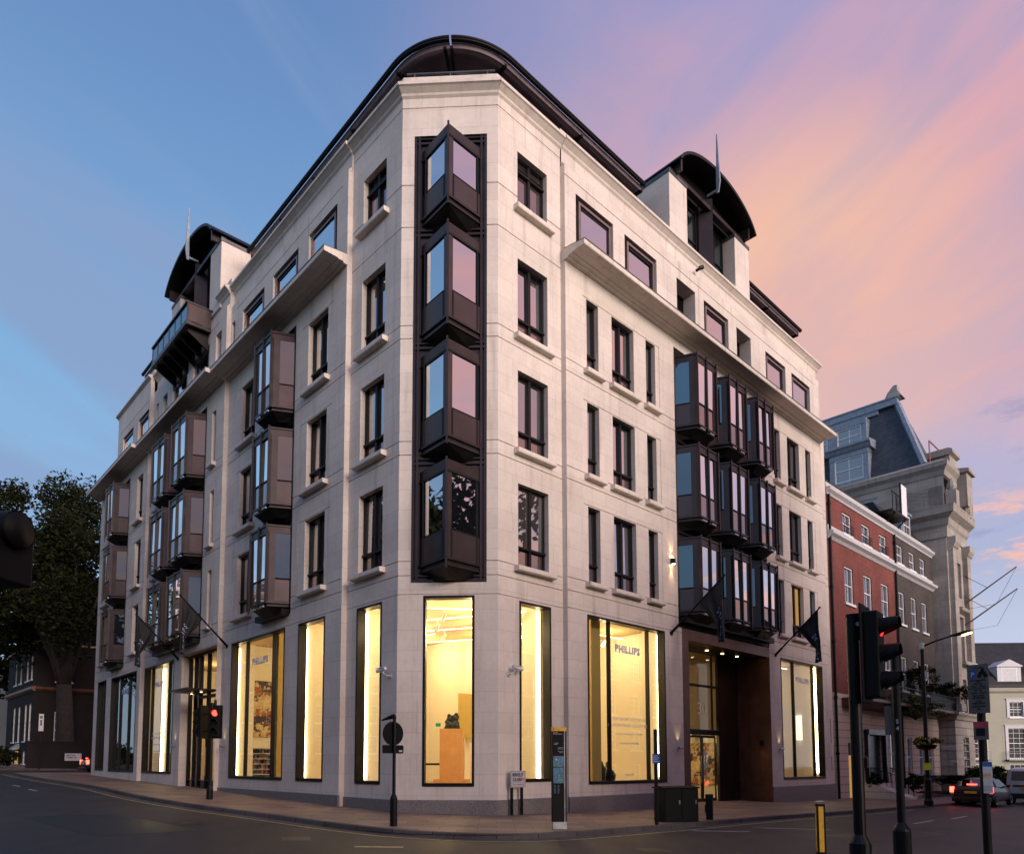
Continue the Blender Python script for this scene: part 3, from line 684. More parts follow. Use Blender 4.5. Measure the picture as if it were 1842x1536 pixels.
for z in (21.2, 18.12, 14.42, 10.72, 7.06): mb.box(.46, 2.62, -.11, -.035, z, z + .07); mb.box(.46, 2.62, -.11, -.035, z + .16, z + .20)
for z in (21.44, 7.03): pass
mb.build('bay_surround', 'bronze', BLD)
# --- gallery shop windows -------------------------------------------------------
def shopwin(fr, a, b, c, d, mulls=(), glass='shop_glass', sill=True):
    w_ = MB(fr); t = .075
    w_.box(a + .004, a + t, -.3, .012, c + .004, d - .004); w_.box(b - t, b - .004, -.3, .012, c + .004, d - .004)
    w_.box(a + t, b - t, -.3, .012, d - t, d - .004); w_.box(a + t, b - t, -.3, .035, c + .004, c + t + .03)
    for s in mulls: w_.box(s - .035, s + .035, -.26, -.12, c + t, d - t)
    o = w_.build('shop_window', 'bronze_dark', BLD)
    p = MB(fr); xs = [a + t] + sorted(mulls) + [b - t]
    for x0, x1 in zip(xs, xs[1:]): p.face([(x0, -.2, c + t), (x1, -.2, c + t), (x1, -.2, d - t), (x0, -.2, d - t)])
    p.build('pane', glass, o, fix=False); return o
SH = {}
SH['AL'] = shopwin(AL, .83, 2.27, .93, 6.6); SH['CH'] = shopwin(CH, .78, 2.34, .89, 6.63); SH['R0'] = shopwin(R0, .91, 2.36, 1.0, 6.6)
SH['R1'] = shopwin(R1, 3.94, 8.53, .87, 6.58, (5.31, 7.62)); SH['RF'] = shopwin(R1, 18.1, 22.83, .81, 6.54, (19.75, 21.98))
SH['B1'] = shopwin(FB, 1.08, 3.04, .95, 6.6); SH['B2'] = shopwin(FB, 4.11, 9.14, .95, 6.63, (5.39, 7.86))
SH['C'] = shopwin(FC, 5.5, 10.24, 1.05, 6.66, (6.66, 9.35)); SH['D1'] = shopwin(FD, .62, 5.7, 1.08, 6.62, (2.46, 4.23), 'shop_glass_dark'); SH['D2'] = shopwin(FD, 6.8, 8.8, 1.12, 6.64, (7.8,), 'shop_glass_dark')
def lettering(key, fr, body, s, z, w, size, mat='vinyl', bold=.0):
    return text_obj('lettering', body, size, fr, s, -.185, z, fr.sg, mat, SH[key], bold=bold, spacing=1.12)
PH = 'PHILLIPS'
lettering('R1', R1, PH, 6.42, 5.52, 2, .36, bold=.018); lettering('RF', R1, PH, 20.85, 5.55, 2, .36, bold=.018); lettering('CH', CH, PH, 1.5, 5.55, 1.2, .23, 'camera_white')
lettering('B2', FB, PH, 6.68, 5.55, 2, .36, bold=.018); lettering('C', FC, PH, 8.3, 5.55, 2, .36, bold=.018); lettering('D1', FD, PH, 3.4, 5.55, 2, .36, bold=.018)
lettering('R1', R1, 'A VERY SHORT HISTORY OF', 6.40, 3.08, 2, .158); lettering('R1', R1, 'CONTEMPORARY SCULPTURE', 6.40, 2.86, 2, .158)
lettering('R1', R1, 'CURATED BY FRANCESCO BONAMI', 6.45, 2.58, 1, .09); lettering('R1', R1, 'EXHIBITION 8 SEPTEMBER', 6.45, 2.25, 1, .09); lettering('R1', R1, PH, 6.45, 1.12, 1, .12)
lettering('C', FC, 'A VERY SHORT HISTORY OF', 8.3, 3.05, 2, .158); lettering('C', FC, 'CONTEMPORARY SCULPTURE', 8.3, 2.83, 2, .158)
lettering('C', FC, 'CURATED BY FRANCESCO BONAMI', 8.3, 2.5, 1, .09); lettering('C', FC, 'EXHIBITION 8 SEPTEMBER', 8.3, 2.15, 1, .09)
def lamp(name, typ, loc, energy, col=(1, .68, .36), size=.05, rot=None, spot=None):
    l = bpy.data.lights.new(name, typ); l.energy = energy; l.color = col
    if typ == 'SPOT': l.spot_size = spot; l.spot_blend = .6; l.shadow_soft_size = size
    else: l.shadow_soft_size = size
    o = bpy.data.objects.new(name, l); COL.objects.link(o); o.location = loc
    if rot is not None: o.rotation_euler = Vector(rot).to_track_quat('-Z', 'Y').to_euler()
    return o
# --- rooms behind the glass -------------------------------------------------------
def line_x(p, d, q, e):
    den = d.x * e.y - d.y * e.x; t = ((q.x - p.x) * e.y - (q.y - p.y) * e.x) / den; return p + d * t
def poly_room(outer, inner_pts, z0, z1, wallm, strips=True):
    allp = outer + inner_pts
    mb = MB(); mb.F.append([mb.pt((p.x, p.y, z0)) for p in allp]); mb.mi.append(0); mb.build('interior_floor', 'gallery_floor', BLD, fix=False)
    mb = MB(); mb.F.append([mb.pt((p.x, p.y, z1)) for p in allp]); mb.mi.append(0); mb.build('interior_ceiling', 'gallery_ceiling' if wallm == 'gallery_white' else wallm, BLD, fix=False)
    ip = [outer[-1]] + inner_pts + [outer[0]]
    for a, b in zip(ip, ip[1:]):
        mb = MB(); mb.face([(a.x, a.y, z0), (b.x, b.y, z0), (b.x, b.y, z1), (a.x, a.y, z1)]); mb.build('interior_wall', wallm, BLD, fix=False)
v2 = lambda v: Vector((v.x, v.y, 0))
O = -.33
corner_in = line_x(v2(FB(0, -7.2, 0)), FB.d, v2(R0(0, -7.2, 0)), R0.d)
outer = [v2(FC(10.28, O, 0)), v2(FC(0, O, 0)), v2(FB(0, O, 0)), v2(AL(.1, O, 0)), v2(CH(CW - .1, O, 0)), v2(R0(3, O, 0)), v2(R1(9.3, O, 0))]
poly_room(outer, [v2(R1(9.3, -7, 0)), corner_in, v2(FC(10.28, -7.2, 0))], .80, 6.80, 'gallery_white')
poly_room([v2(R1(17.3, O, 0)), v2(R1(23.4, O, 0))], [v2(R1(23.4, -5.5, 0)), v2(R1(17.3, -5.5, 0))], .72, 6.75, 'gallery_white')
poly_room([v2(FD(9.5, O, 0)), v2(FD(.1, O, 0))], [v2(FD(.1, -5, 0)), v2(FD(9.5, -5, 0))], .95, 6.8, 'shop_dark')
# fins of white lining with LED strips on their edges
def fin(fr, s, o0=-.42, o1=-1.25, z0=.82, z1=6.78, led=True, side=1, w=.16, mat='gallery_white'):
    mb = MB(fr); mb.box(s, s + side * w, o1, o0, z0, z1); f_ = mb.build('lining_fin', mat, BLD)
    if led:
        mb = MB(fr); mb.box(s - side * .06, s - side * .012, o0 - .14, o0 - .02, z0 + .25, z1 - .25); mb.build('led_strip', 'led_strip', f_)
fin(AL, 2.50, side=1); fin(FB, 3.42, side=1); fin(FB, 9.62, side=1); fin(R0, 2.30, side=1); fin(R1, 8.85, side=1); fin(R1, 23.1, side=1); fin(CH, .70, o0=-.36, o1=-.6, side=-1, w=.08)
fin(FC, 8.6); fin(FC, 6.9, o0=-.5, o1=-.7, led=False, w=.7, mat='ochre_wall'); fin(FB, 5.9, o0=-.6, o1=-1.0, led=False, w=.5, mat='ochre_wall'); fin(R1, 4.75, o0=-.5, o1=-.8, led=False, w=.5, mat='ochre_wall')  # ochre fins have the olive tone of shaded white lining painted in
mb = MB(R1); mb.box(23.28, 23.38, -1.65, -1.15, 2.8, 4.1); mb.build('light_box', 'lit_panel', BLD)
mb = MB(FB); mb.box(10.08, 10.2, -7.2, -.34, .8, 6.8); mb.build('interior_wall', 'gallery_white', BLD)
# ceiling tracks and spots
def track(p, q, z, spots=3, power=125):
    a, b = Vector((p[0], p[1], z)), Vector((q[0], q[1], z))
    mb = MB(); d = (b - a).normalized(); n_ = Vector((-d.y, d.x, 0)) * .022
    mb.loft([[tuple(a + n_), tuple(a - n_), tuple(a - n_ + Vector((0, 0, .03))), tuple(a + n_ + Vector((0, 0, .03)))], [tuple(b + n_), tuple(b - n_), tuple(b - n_ + Vector((0, 0, .03))), tuple(b + n_ + Vector((0, 0, .03)))]])
    t_ = mb.build('ceiling_track', 'ceiling_strip', BLD)
    for k in range(spots):
        c = a.lerp(b, (k + .6) / (spots + .3)); mb = MB()
        mb.tube(tuple(c + Vector((0, 0, -.02))), tuple(c + Vector((0, 0, -.2))), .02); mb.tube(tuple(c + Vector((.04, -.05, -.17))), tuple(c + Vector((-.08, .1, -.36))), .055, .075, 10)
        mb.build('spot_lamp', 'camera_white', t_)
        if k % 2 == 0: lamp('gallery_spot', 'POINT', c + Vector((0, 0, -.45)), power, WARM, .12)
track(CH(-.6, -1.5, 0)[:2], CH(4.2, -2.5, 0)[:2], 6.62, 4)
for o in (-4.3, -6.3, -8.8): track(CH(-1.4, o, 0)[:2], CH(4.4, o + 1.9, 0)[:2], 6.62, 4)
track(FB(1.5, -2.6, 0)[:2], FB(9.5, -2.6, 0)[:2], 6.62, 4); track(FB(1.5, -5, 0)[:2], FB(9.5, -5, 0)[:2], 6.62, 0)
track(R1(3.4, -2.4, 0)[:2], R1(9.1, -2.4, 0)[:2], 6.62, 3); track(R1(3.6, -5, 0)[:2], R1(9.1, -5, 0)[:2], 6.62, 0)
track(FC(1, -4.5, 0)[:2], FC(5.5, -4.5, 0)[:2], 6.62, 1, 140); track(R1(18, -1.9, 0)[:2], R1(22.9, -1.9, 0)[:2], 6.58, 2); track(R1(18, -4, 0)[:2], R1(22.9, -4, 0)[:2], 6.58, 0)
track(FC(6.4, -3.2, 0)[:2], FC(7.6, -3.2, 0)[:2], 6.62, 1, 230); track(FD(3.2, -3.2, 0)[:2], FD(3.6, -3.2, 0)[:2], 6.62, 0)
# --- right entrance portal ----------------------------------------------------------
mb = MB(R1); a, b, D = 9.725, 17.015, -1.6
mb.box(a, a + .42, -.45, .02, -1.2, 6.85); mb.box(a + .42, b - .02, -.45, .015, 6.42, 6.85)            # surround
mb.build('portal_surround', 'bronze_brown', BLD)
mb = MB(R1); mb.face([(b - .005, .0, -1.2), (b - .005, D, -1.2), (b - .005, D, 6.42), (b - .005, 0, 6.42)])
for o in (-.55, -1.05): mb.box(b - .02, b - .004, o - .008, o + .008, -1.2, 6.4)
mb.build('portal_side_wall', 'bronze_brown', BLD, fix=False)
mb = MB(R1); mb.face([(a + .01, 0, -1.2), (a + .01, D, -1.2), (a + .01, D, 6.42), (a + .01, 0, 6.42)]); mb.face([(a, .0, 6.425), (b, .0, 6.425), (b, D, 6.425), (a, D, 6.425)]); mb.build('portal_ceiling', 'bronze_dark', BLD, fix=False)
mb = MB(R1); mb.box(15.15, b - .02, D - .05, D, -1.2, 6.42)
for z in (2.86,): mb.box(15.15, b - .02, D, D + .02, z, z + .05)
for s in (15.75, 16.4): mb.box(s - .01, s + .01, D, D + .012, -1.2, 6.4)
mb.build('portal_back_panel', 'bronze_deep', BLD)
mb = MB(R1)
for s in (10.15, 12.45, 15.10): mb.box(s, s + .07, D - .08, D + .04, -1.2, 6.42)
mb.box(10.2, 15.1, D - .08, D + .06, 2.82, 3.05); mb.box(10.2, 15.1, D - .06, D + .03, 4.95, 5.05); mb.box(14.62, 14.67, D - .06, D + .02, 3.05, 6.42)
po = mb.build('entrance_screen', 'bronze_dark', BLD)
p = MB(R1); p.face([(10.2, D, 3.05), (15.1, D, 3.05), (15.1, D, 6.42), (10.2, D, 6.42)]); p.build('pane', 'shop_glass', po, fix=False)
text_obj('house_number', '30', .78, R1, 13.72, D + .03, 3.72, 1, 'white_paint', po, bold=.0)
for s in (12.55, 13.75):
    mb = MB(R1); rw = 1.12; mb.box(s, s + .06, D - .05, D, g(9, 30) + .02, 2.8); mb.box(s + rw - .06, s + rw, D - .05, D, g(9, 30) + .02, 2.8); mb.box(s + .06, s + rw - .06, D - .05, D, g(9, 30) + .02, g(9, 30) + .15); mb.box(s + .06, s + rw - .06, D - .05, D, 2.7, 2.8)
    dr = mb.build('entrance_door', 'bronze_dark', BLD)
    p = MB(R1); p.face([(s + .06, D - .02, 0), (s + rw - .06, D - .02, 0), (s + rw - .06, D - .02, 2.7), (s + .06, D - .02, 2.7)]); p.build('pane', 'shop_glass', dr, fix=False)
    hs = s + (rw - .12 if s < 13 else .12); mb = MB(R1); mb.tube((hs, D + .06, .7), (hs, D + .06, 1.9), .02); mb.tube((hs, D, .8), (hs, D + .06, .8), .012); mb.tube((hs, D, 1.8), (hs, D + .06, 1.8), .012); mb.build('handle', 'steel', dr)
poly_room([v2(R1(10.0, D - .1, 0)), v2(R1(16.6, D - .1, 0))], [v2(R1(16.6, -6.5, 0)), v2(R1(10.0, -6.5, 0))], -.12, 6.45, 'gallery_white')
track(R1(12.2, -3.4, 0)[:2], R1(15.8, -3.4, 0)[:2], 2.9, 2, 190); track(R1(11, -4, 0)[:2], R1(15, -4, 0)[:2], 6.3, 2, 35)
mb = MB(R1)
mb.box(10.2, 16.4, -6.4, -2.2, 2.95, 3.1); mb.build('mezzanine', 'ochre_wall', BLD)
for s in (13.0, 14.3, 15.6):
    c = R1(s, -.85, 6.415); mb = MB(); mb.lathe([(.0, 0), (.07, 0), (.07, .012), (0, .012)], c - Vector((0, 0, .014)), 14)
    mb.build('downlight', 'downlight', BLD); lamp('downlight_lamp', 'SPOT', c - Vector((0, 0, .05)), 26, spot=math.radians(95), rot=(0, 0, -1))
# --- left entrance -----------------------------------------------------------------
a, b, D = .06, 4.41, -.42; gz = .38
mb = MB(FC)
for s in (a, .62, 1.95, 2.95, 3.6, b - .07): mb.box(s, s + .07, D - .1, D + .08, gz - .2, 6.66)
mb.box(a, b, D - .08, D + .1, 6.58, 6.68); mb.box(a + .6, 3.0, D - .06, D + .06, 4.55, 4.68); mb.box(a, b, D - .08, D + .05, gz - .1, gz + .06); mb.box(2.95, 3.6, D - .05, D - .02, gz, 6.6)
lo_ = mb.build('entrance_screen', 'bronze_dark', BLD)
p = MB(FC); p.face([(a, D, gz), (b, D, gz), (b, D, 6.62), (a, D, 6.62)]); p.build('pane', 'shop_glass', lo_, fix=False)
mb = MB(FC); mb.box(.75, 3.0, D, 1.0, 4.76, 4.84); mb.build('door_canopy', 'bronze_dark', BLD, bevel=.01)
for s in (1.2, 2.4):
    c = FC(s, .2, 4.715); mb = MB(); mb.lathe([(0, 0), (.05, 0), (.05, .01), (0, .01)], c - Vector((0, 0, .012)), 12); mb.build('downlight', 'downlight', BLD)
mb = MB(FC)
for s in (1.2, 1.85): mb.tube((s, D + .12, 1.0), (s, D + .12, 2.3), .02)
mb.build('handle', 'steel', lo_)
# --- wall lamps, cameras ---------------------------------------------------------------
def updown(fr, s, z):
    mb = MB(fr); mb.box(s - .06, s + .06, .02, .17, z - .12, z + .12); mb.box(s - .03, s + .03, -.01, .02, z - .05, z + .05)
    o = mb.build('wall_lamp', 'bronze_dark', BLD, bevel=.006)
    mb = MB(fr); mb.box(s - .045, s + .045, .035, .155, z + .121, z + .126); mb.box(s - .045, s + .045, .035, .155, z - .126, z - .121); mb.build('lamp_face', 'up_down_lamp', o)
    for q in (1, -1):
        t = fr(s, .11, z + q * .15); lamp('wall_lamp_light', 'SPOT', t, 34, (1, .66, .34), .03, (fr.n * -.10 + Vector((0, 0, q))), math.radians(52))
updown(R1, 9.05, 9.37)
def bulkhead(fr, s, z, up=True):
    mb = MB(fr); mb.tube((s, 0, z), (s, .12, z), .025); mb.tube((s - .12, .14, z - .02), (s + .12, .14, z + .02), .05, .06, 10); o = mb.build('wall_lamp', 'steel', BLD)
    lamp('wall_lamp_light', 'SPOT', fr(s, .13, z + .09), 12, (1, .66, .36), .03, (fr.n * -.12 + Vector((0, 0, 1))), math.radians(55))
bulkhead(R1, 9.27, 2.17); bulkhead(R1, 17.75, 2.22); bulkhead(FB, 9.62, 2.28); bulkhead(FC, 5.0, 2.38)
mb = MB(R1); mb.box(16.85, 17.0, -.5, -.38, 2.4, 2.62); mb.build('wall_lamp', 'bronze_dark', BLD)
lamp('wall_lamp_light', 'SPOT', R1(16.86, -.44, 2.36), 6, (1, .66, .36), .03, (0, 0, -1), math.radians(80))
def cctv(fr, s, z, q):
    mb = MB(fr); mb.lathe([(.05, 0), (.05, .02)], (s, 0.01, z), 10) if False else mb.box(s - .045, s + .045, 0, .03, z - .06, z + .06)
    mb.path([(s, .03, z), (s, .16, z), (s + q * .1, .2, z + .06), (s + q * .14, .2, z + .16)], .018, 8); o = mb.build('security_camera', 'grey_white', BLD)
    mb = MB(fr); mb.tube((s + q * .02, .2, z + .22), (s + q * .40, .24, z + .15), .05, .055, 12); mb.box(s + q * .05 - .03, s + q * .42 + .03, .17, .28, z + .235, z + .25); mb.build('camera_body', 'camera_white', o)
cctv(AL, .30, 4.22, 1); cctv(R0, .40, 4.26, 1)
for q0, q1 in ((2.6, 3.9), (1.2, 1.9)): mb = MB(R0); mb.box(23.63, 23.89, .0, .12, q0, q1); mb.build('wall_cabinet', 'bronze_dark', BLD)
# --- roof: penthouse, curved sun canopy, pavilions ----------------------------------
mb = MB(); 
roofp = [v2(FD(6.3, -.3, 0)), v2(FB(0, -.3, 0)), v2(CH(0, -.3, 0)), v2(CH(CW, -.3, 0)), v2(R0(3, -.3, 0)), v2(R1(RE - .1, -.3, 0)), v2(R1(RE - .1, -14, 0)), v2(FD(6.3, -14, 0))]
for z in (18.9, 23.0):
    mb.F.append([mb.pt((p.x, p.y, z)) for p in roofp]); mb.mi.append(0)
mb.build('roof', 'zinc', BLD, fix=False)
mb = MB(); mb.F.append([mb.pt((p.x, p.y, 6.95)) for p in [v2(FD(9.6, -.3, 0)), v2(FB(0, -.3, 0)), v2(CH(0, -.3, 0)), v2(CH(CW, -.3, 0)), v2(R0(3, -.3, 0)), v2(R1(RE - .1, -.3, 0)), v2(R1(RE - .1, -14, 0)), v2(FD(9.6, -14, 0))]]); mb.mi.append(0); mb.build('floor_slab', 'zinc', BLD, fix=False)
ZC = 25.28; RAD = 2.9
rp, rd = v2(R0(0, -.6, 0)), R0.d; lp, ld = v2(FB(0, -.75, 0)), FB.d
tip = line_x(rp, rd, lp, ld)
half = math.acos(max(-1, min(1, rd.dot(ld)))) / 2; tl = RAD / math.tan(half)
bis = (rd + ld).normalized(); cen = tip + bis * (RAD / math.sin(half))
def canopy_path(s_r, s_l, half):
    pts = []; T1 = tip + ld * tl; T2 = tip + rd * tl
    e = v2(FB(s_l, -.75, 0)); n_ = max(2, int((e - T1).length / 2.9))
    for k in range(n_ if half == 0 else 0): pts.append((e.lerp(T1, k / n_), FB.n))
    a1 = math.atan2((T1 - cen).y, (T1 - cen).x); a2 = math.atan2((T2 - cen).y, (T2 - cen).x)
    if a1 < 0: a1 += 2 * math.pi
    if a2 < 0: a2 += 2 * math.pi
    am = (a1 + a2) / 2; dl_ = .011 * (1 if a2 > a1 else -1)
    lo_, hi_ = (a1, am - dl_) if half == 0 else (am + dl_, a2)
    for k in range(14):
        a_ = lo_ + (hi_ - lo_) * k / 13; q = Vector((math.cos(a_), math.sin(a_), 0)); pts.append((cen + q * RAD, q))
    e = v2(R0(s_r, -.6, 0)); n_ = max(2, int((e - T2).length / 2.9))
    for k in range(1, n_ + 1 if half else 0): pts.append((T2.lerp(e, k / n_), R0.n))
    return pts
def line_path(fr, a, b, o):
    n_ = max(2, int(abs(b - a) / 2.4)); return [(v2(fr(a + (b - a) * k / n_, o, 0)), fr.n) for k in range(n_ + 1)]
def canopy(path):
    mb = MB()
    def band(d0, d1, z0, z1, mi=0):
        mb.loft([[tuple(p - q * d0 + Vector((0, 0, z0))), tuple(p - q * d1 + Vector((0, 0, z0))), tuple(p - q * d1 + Vector((0, 0, z1))), tuple(p - q * d0 + Vector((0, 0, z1)))] for p, q in path], mi)
    band(.0, .11, ZC - .03, ZC + .07); band(-.025, .03, ZC + .03, ZC + .09)
    o = mb.build('sun_canopy', 'bronze_dark', BLD, smooth=False)
    mb = MB()
    for k in range(15): band_ = .16 + k * .13; mb.loft([[tuple(p - q * band_ + Vector((0, 0, ZC - .01))), tuple(p - q * (band_ + .07) + Vector((0, 0, ZC - .11))), tuple(p - q * (band_ + .07) + Vector((0, 0, ZC - .08))), tuple(p - q * band_ + Vector((0, 0, ZC + .02)))] for p, q in path])
    mb.build('canopy_slat', 'slat_bronze', o)
    last = None
    for p, q in path:
        if last is not None and (p - last).length < 2.0: continue
        last = p; t = Vector((-q.y, q.x, 0)) * .05
        A, B = p - q * .2, p - q * 2.1; mb = MB()
        mb.loft([[tuple(x + t + Vector((0, 0, ZC - .16))), tuple(x - t + Vector((0, 0, ZC - .16))), tuple(x - t + Vector((0, 0, ZC - .05))), tuple(x + t + Vector((0, 0, ZC - .05)))] for x in (A, B)])
        mb.build('canopy_bracket', 'bronze_dark', o)
    mb = MB(); pw = [p - q * 2.0 for p, q in path]
    for A, B in zip(pw, pw[1:]): mb.face([(A.x, A.y, 23.0), (B.x, B.y, 23.0), (B.x, B.y, ZC + .06), (A.x, A.y, ZC + .06)])
    mb.build('penthouse_wall', 'glass', BLD, fix=False)
    mb = MB(); mb.loft([[tuple(p - q * .19 + Vector((0, 0, ZC + .07))), tuple(p - q * 2.2 + Vector((0, 0, ZC + .10)))] for p, q in path], 0, False, False); mb.build('canopy_lining', 'bronze_dark', o, fix=False)
canopy(canopy_path(8.94, 10.5, 0)); canopy(canopy_path(8.94, 10.5, 1)); canopy(line_path(R0, 16.6, 23.6, -.6)); canopy(line_path(FD, -1.6, 4.7, -.75))
def pavilion(fr, s0, s1, o, zb, mid):
    pw = 1.33
    for a, b in ((s0, s0 + pw), (s1 - pw, s1)):
        mb = MB(fr); mb.box(a, b, o - 4.6, o, zb, 25.82); pr = mb.build('pavilion_pier', 'limestone', BLD)
        mb = MB(fr); mb.box(a - .03, b + .03, o - 4.65, o + .03, 25.823, 25.98); mb.build('pier_cap', 'zinc', pr)
    mb = MB(fr); c = mid; hw = (s1 - s0) / 2 - .25; z0, z1 = 26.3, 27.42; n_ = 22
    arc = lambda e: [(c + (hw + e) * math.sin(t), z0 + (z1 - z0 + e) * (math.cos(t) - math.cos(1.28)) / (1 - math.cos(1.28))) for t in [(-1.28 + 2.56 * k / n_) for k in range(n_ + 1)]]
    sc_ = 1 / math.sin(1.28); ar = lambda e: [(c + (x - c) * sc_, z) for x, z in arc(e)]
    for e0, e1, oo, ob in ((0, .14, o + .45, o - 4.6),):
        A, B = ar(e0), ar(e1)
        for k in range(n_):
            q = [A[k], A[k + 1], B[k + 1], B[k]]
            mb.loft([[(x, oo, z) for x, z in q], [(x, ob, z) for x, z in q]])
    rf = mb.build('barrel_roof', 'bronze_dark', BLD)
    A = ar(-.01); mb = MB(fr)
    mb.F.append([mb.pt((x, o - .55, z)) for x, z in A]); mb.mi.append(0)
    mb.build('tympanum', 'bronze_dark', rf, fix=False)
    mb = MB(fr); mb.box(s0 + .2, s1 - .2, o - .3, o - .05, 26.02, 26.2)
    for s in (s0 + .5, s1 - .5): mb.box(s - .06, s + .06, o - .2, o + .3, 25.98, 26.5)
    mb.build('tie_beam', 'bronze', BLD)
    mb = MB(fr); mb.prismz([(mid - .32, o - .9), (mid - .32, o - .5), (mid + .02, o + .0), (mid + .36, o - .5), (mid + .36, o - .9)], zb, 26.6); mb.build('centre_column', 'bronze', BLD)
    mb = MB(fr); q = mid - .42; mb.loft([[(q - .03, o + .46, 26.3), (q + .03, o + .46, 26.3), (q + .03, o + .56, 26.3), (q - .03, o + .56, 26.3)], [(q - .04, o + .46, 26.8), (q + .04, o + .46, 26.8), (q + .05, o + .64, 26.8), (q - .04, o + .64, 26.8)], [(q - .012, o + .50, 29.0), (q + .012, o + .50, 29.0), (q + .012, o + .54, 29.0), (q - .012, o + .54, 29.0)]]); mb.box(q - .02, q + .02, o, o + .47, 26.4, 26.5); mb.build('roof_fin', 'lead_blue', BLD)
    for a, b in ((s0 + pw, mid - .35), (mid + .38, s1 - pw)):
        mb = MB(fr); rails_ = .07; m_ = (a + b) / 2
        for s in (a, m_ - .035, b - .07): mb.box(s, s + .07, o - .72, o - .6, zb, 26.05)
        for z in (zb, 24.5, 25.95): mb.box(a + .07, b - .07, o - .71, o - .61, z, z + .07)
        w_ = mb.build('pavilion_window', 'bronze_dark', BLD)
        p = MB(fr); p.face([(a, o - .66, zb), (b, o - .66, zb), (b, o - .66, 26.0), (a, o - .66, 26.0)]); p.build('pane', 'glass_side', w_, fix=False)
pavilion(R0, 9.57, 16.27, .1, 23.1, 13.0); pavilion(FC, 1.07, 7.95, -.06, 22.6, 4.55)
# balcony under the left pavilion
bo = MB(FC); b0, b1, od = 1.92, 7.05, 1.1
bo.box(b0, b1, -.1, od, 21.72, 21.86); bo.box(b0 - .02, b1 + .02, od - .02, od + .04, 21.70, 21.9)
for s in [b0 + .02 + k * (b1 - b0 - .04) / 6 for k in range(7)]: bo.box(s - .035, s + .035, od - .05, od, 21.86, 22.78)
bo.box(b0 - .02, b1 + .02, od - .06, od + .05, 22.74, 22.82); bo.box(b0 - .01, b0 + .05, -.1, od - .06, 22.74, 22.82); bo.box(b1 - .05, b1 + .01, -.1, od - .06, 22.74, 22.82)
bal = bo.build('balcony', 'bronze', BLD)
bp = MB(FC)
for k in range(6):
    s = b0 + .06 + k * (b1 - b0 - .04) / 6; w6 = (b1 - b0 - .04) / 6 - .16; bp.box(s + .04, s + .04 + w6, od - .035, od - .015, 21.92, 22.7)
bp.build('glass_panel', 'glass_side', bal)
for q in (b0, b1 - .03): bp = MB(FC); bp.box(q, q + .03, 0, od - .06, 21.9, 22.72); bp.build('side_panel', 'bronze_panel', bal)
for k in range(6):
    s = b0 + .35 + k * (b1 - b0 - .7) / 5; mb = MB(FC); mb.prism([(-.02, 21.71), (od - .15, 21.71), (od - .15, 21.55), (-.02, 20.95)], s - .05, s + .05); mb.build('bracket', 'bronze_dark', bal)
mb = MB(R1); mb.tube((11.35, .0, 22.35), (11.35, .2, 22.35), .06, .06, 10); mb.tube((11.35, .15, 22.4), (11.5, .24, 22.45), .07, .09, 10); mb.build('security_camera', 'bronze_dark', BLD)
# ================================================================== GROUND
KERB = [(-31.5, 46.6), (-27.6, 42.14), (-23, 37.3), (-18.37, 32.63), (-14.42, 27.9), (-12.24, 25.4), (-9.15, 22.3), (-5.92, 19.45), (-4.4, 18.05), (-3.37, 17.2), (-2.37, 16.5), (-1.5, 16.15), (-.73, 16.0), (.0, 16.02), (.6, 16.2), (1.3, 16.6), (2.2, 17.3), (3.4, 18.4), (5.08, 19.97), (8.39, 23.17), (10.58, 25.14), (14.6, 28.6), (17.74, 31.6), (23.13, 36.48), (30, 43.0), (40, 52.5)]
def smooth_pts(P, n=3):
    out = []
    for i in range(len(P) - 1):
        p0, p1, p2, p3 = P[max(i - 1, 0)], P[i], P[i + 1], P[min(i + 2, len(P) - 1)]
        for k in range(n):
            t = k / n
            out.append(tuple(.5 * (2 * p1[j] + (p2[j] - p0[j]) * t + (2 * p0[j] - 5 * p1[j] + 4 * p2[j] - p3[j]) * t * t + (3 * p1[j] - p0[j] - 3 * p2[j] + p3[j]) * t ** 3) for j in (0, 1)))
    return out + [P[-1]]
KS = smooth_pts(KERB)
def nrm(P, i):
    a, b = P[max(i - 1, 0)], P[min(i + 1, len(P) - 1)]; d = Vector((b[0] - a[0], b[1] - a[1])).normalized(); return Vector((-d.y, d.x))   # toward the building
def offs(P, d): return [(P[i][0] + nrm(P, i).x * d, P[i][1] + nrm(P, i).y * d) for i in range(len(P))]
def flat(name, pts, dz, mat, z=g):
    mb = MB(); mb.F.append([mb.pt((x, y, z(x, y) + dz)) for x, y in pts]); mb.mi.append(0); return struct(mb.build(name, mat))
ROADZ = -.12
flat('road', [(-140, -90), (140, -90), (140, 190), (-140, 190)], ROADZ, 'asphalt')
mb = MB(); far = 1500
mb.face([(-far, -far, -9), (far, -far, -9), (far, far, -9), (-far, far, -9)]); struct(mb.build('ground', 'asphalt'))
flat('pavement', offs(KS, .16) + [(40, 75), (-10, 80), (-24, 56)], 0, 'paving')
def strip(name, P, d0, d1, dz, mat, dash=None):
    mb = MB(); A, B = offs(P, d0), offs(P, d1)
    for i in range(len(P) - 1):
        q = [A[i], A[i + 1], B[i + 1], B[i]]; mb.face([(x, y, g(x, y) + dz) for x, y in q])
    return struct(mb.build(name, mat))
mb = MB(); A, B = offs(KS, 0), offs(KS, .165)
mb.loft([[(a[0], a[1], g(*a) - .14), (a[0] + (b[0] - a[0]) * .1, a[1] + (b[1] - a[1]) * .1, g(*a) - .012), (a[0] + (b[0] - a[0]) * .25, a[1] + (b[1] - a[1]) * .25, g(*a) + .003), (b[0], b[1], g(*b) + .004), (b[0], b[1], g(*b) - .14)] for a, b in zip(A, B)])
struct(mb.build('kerb', 'kerb_granite'))
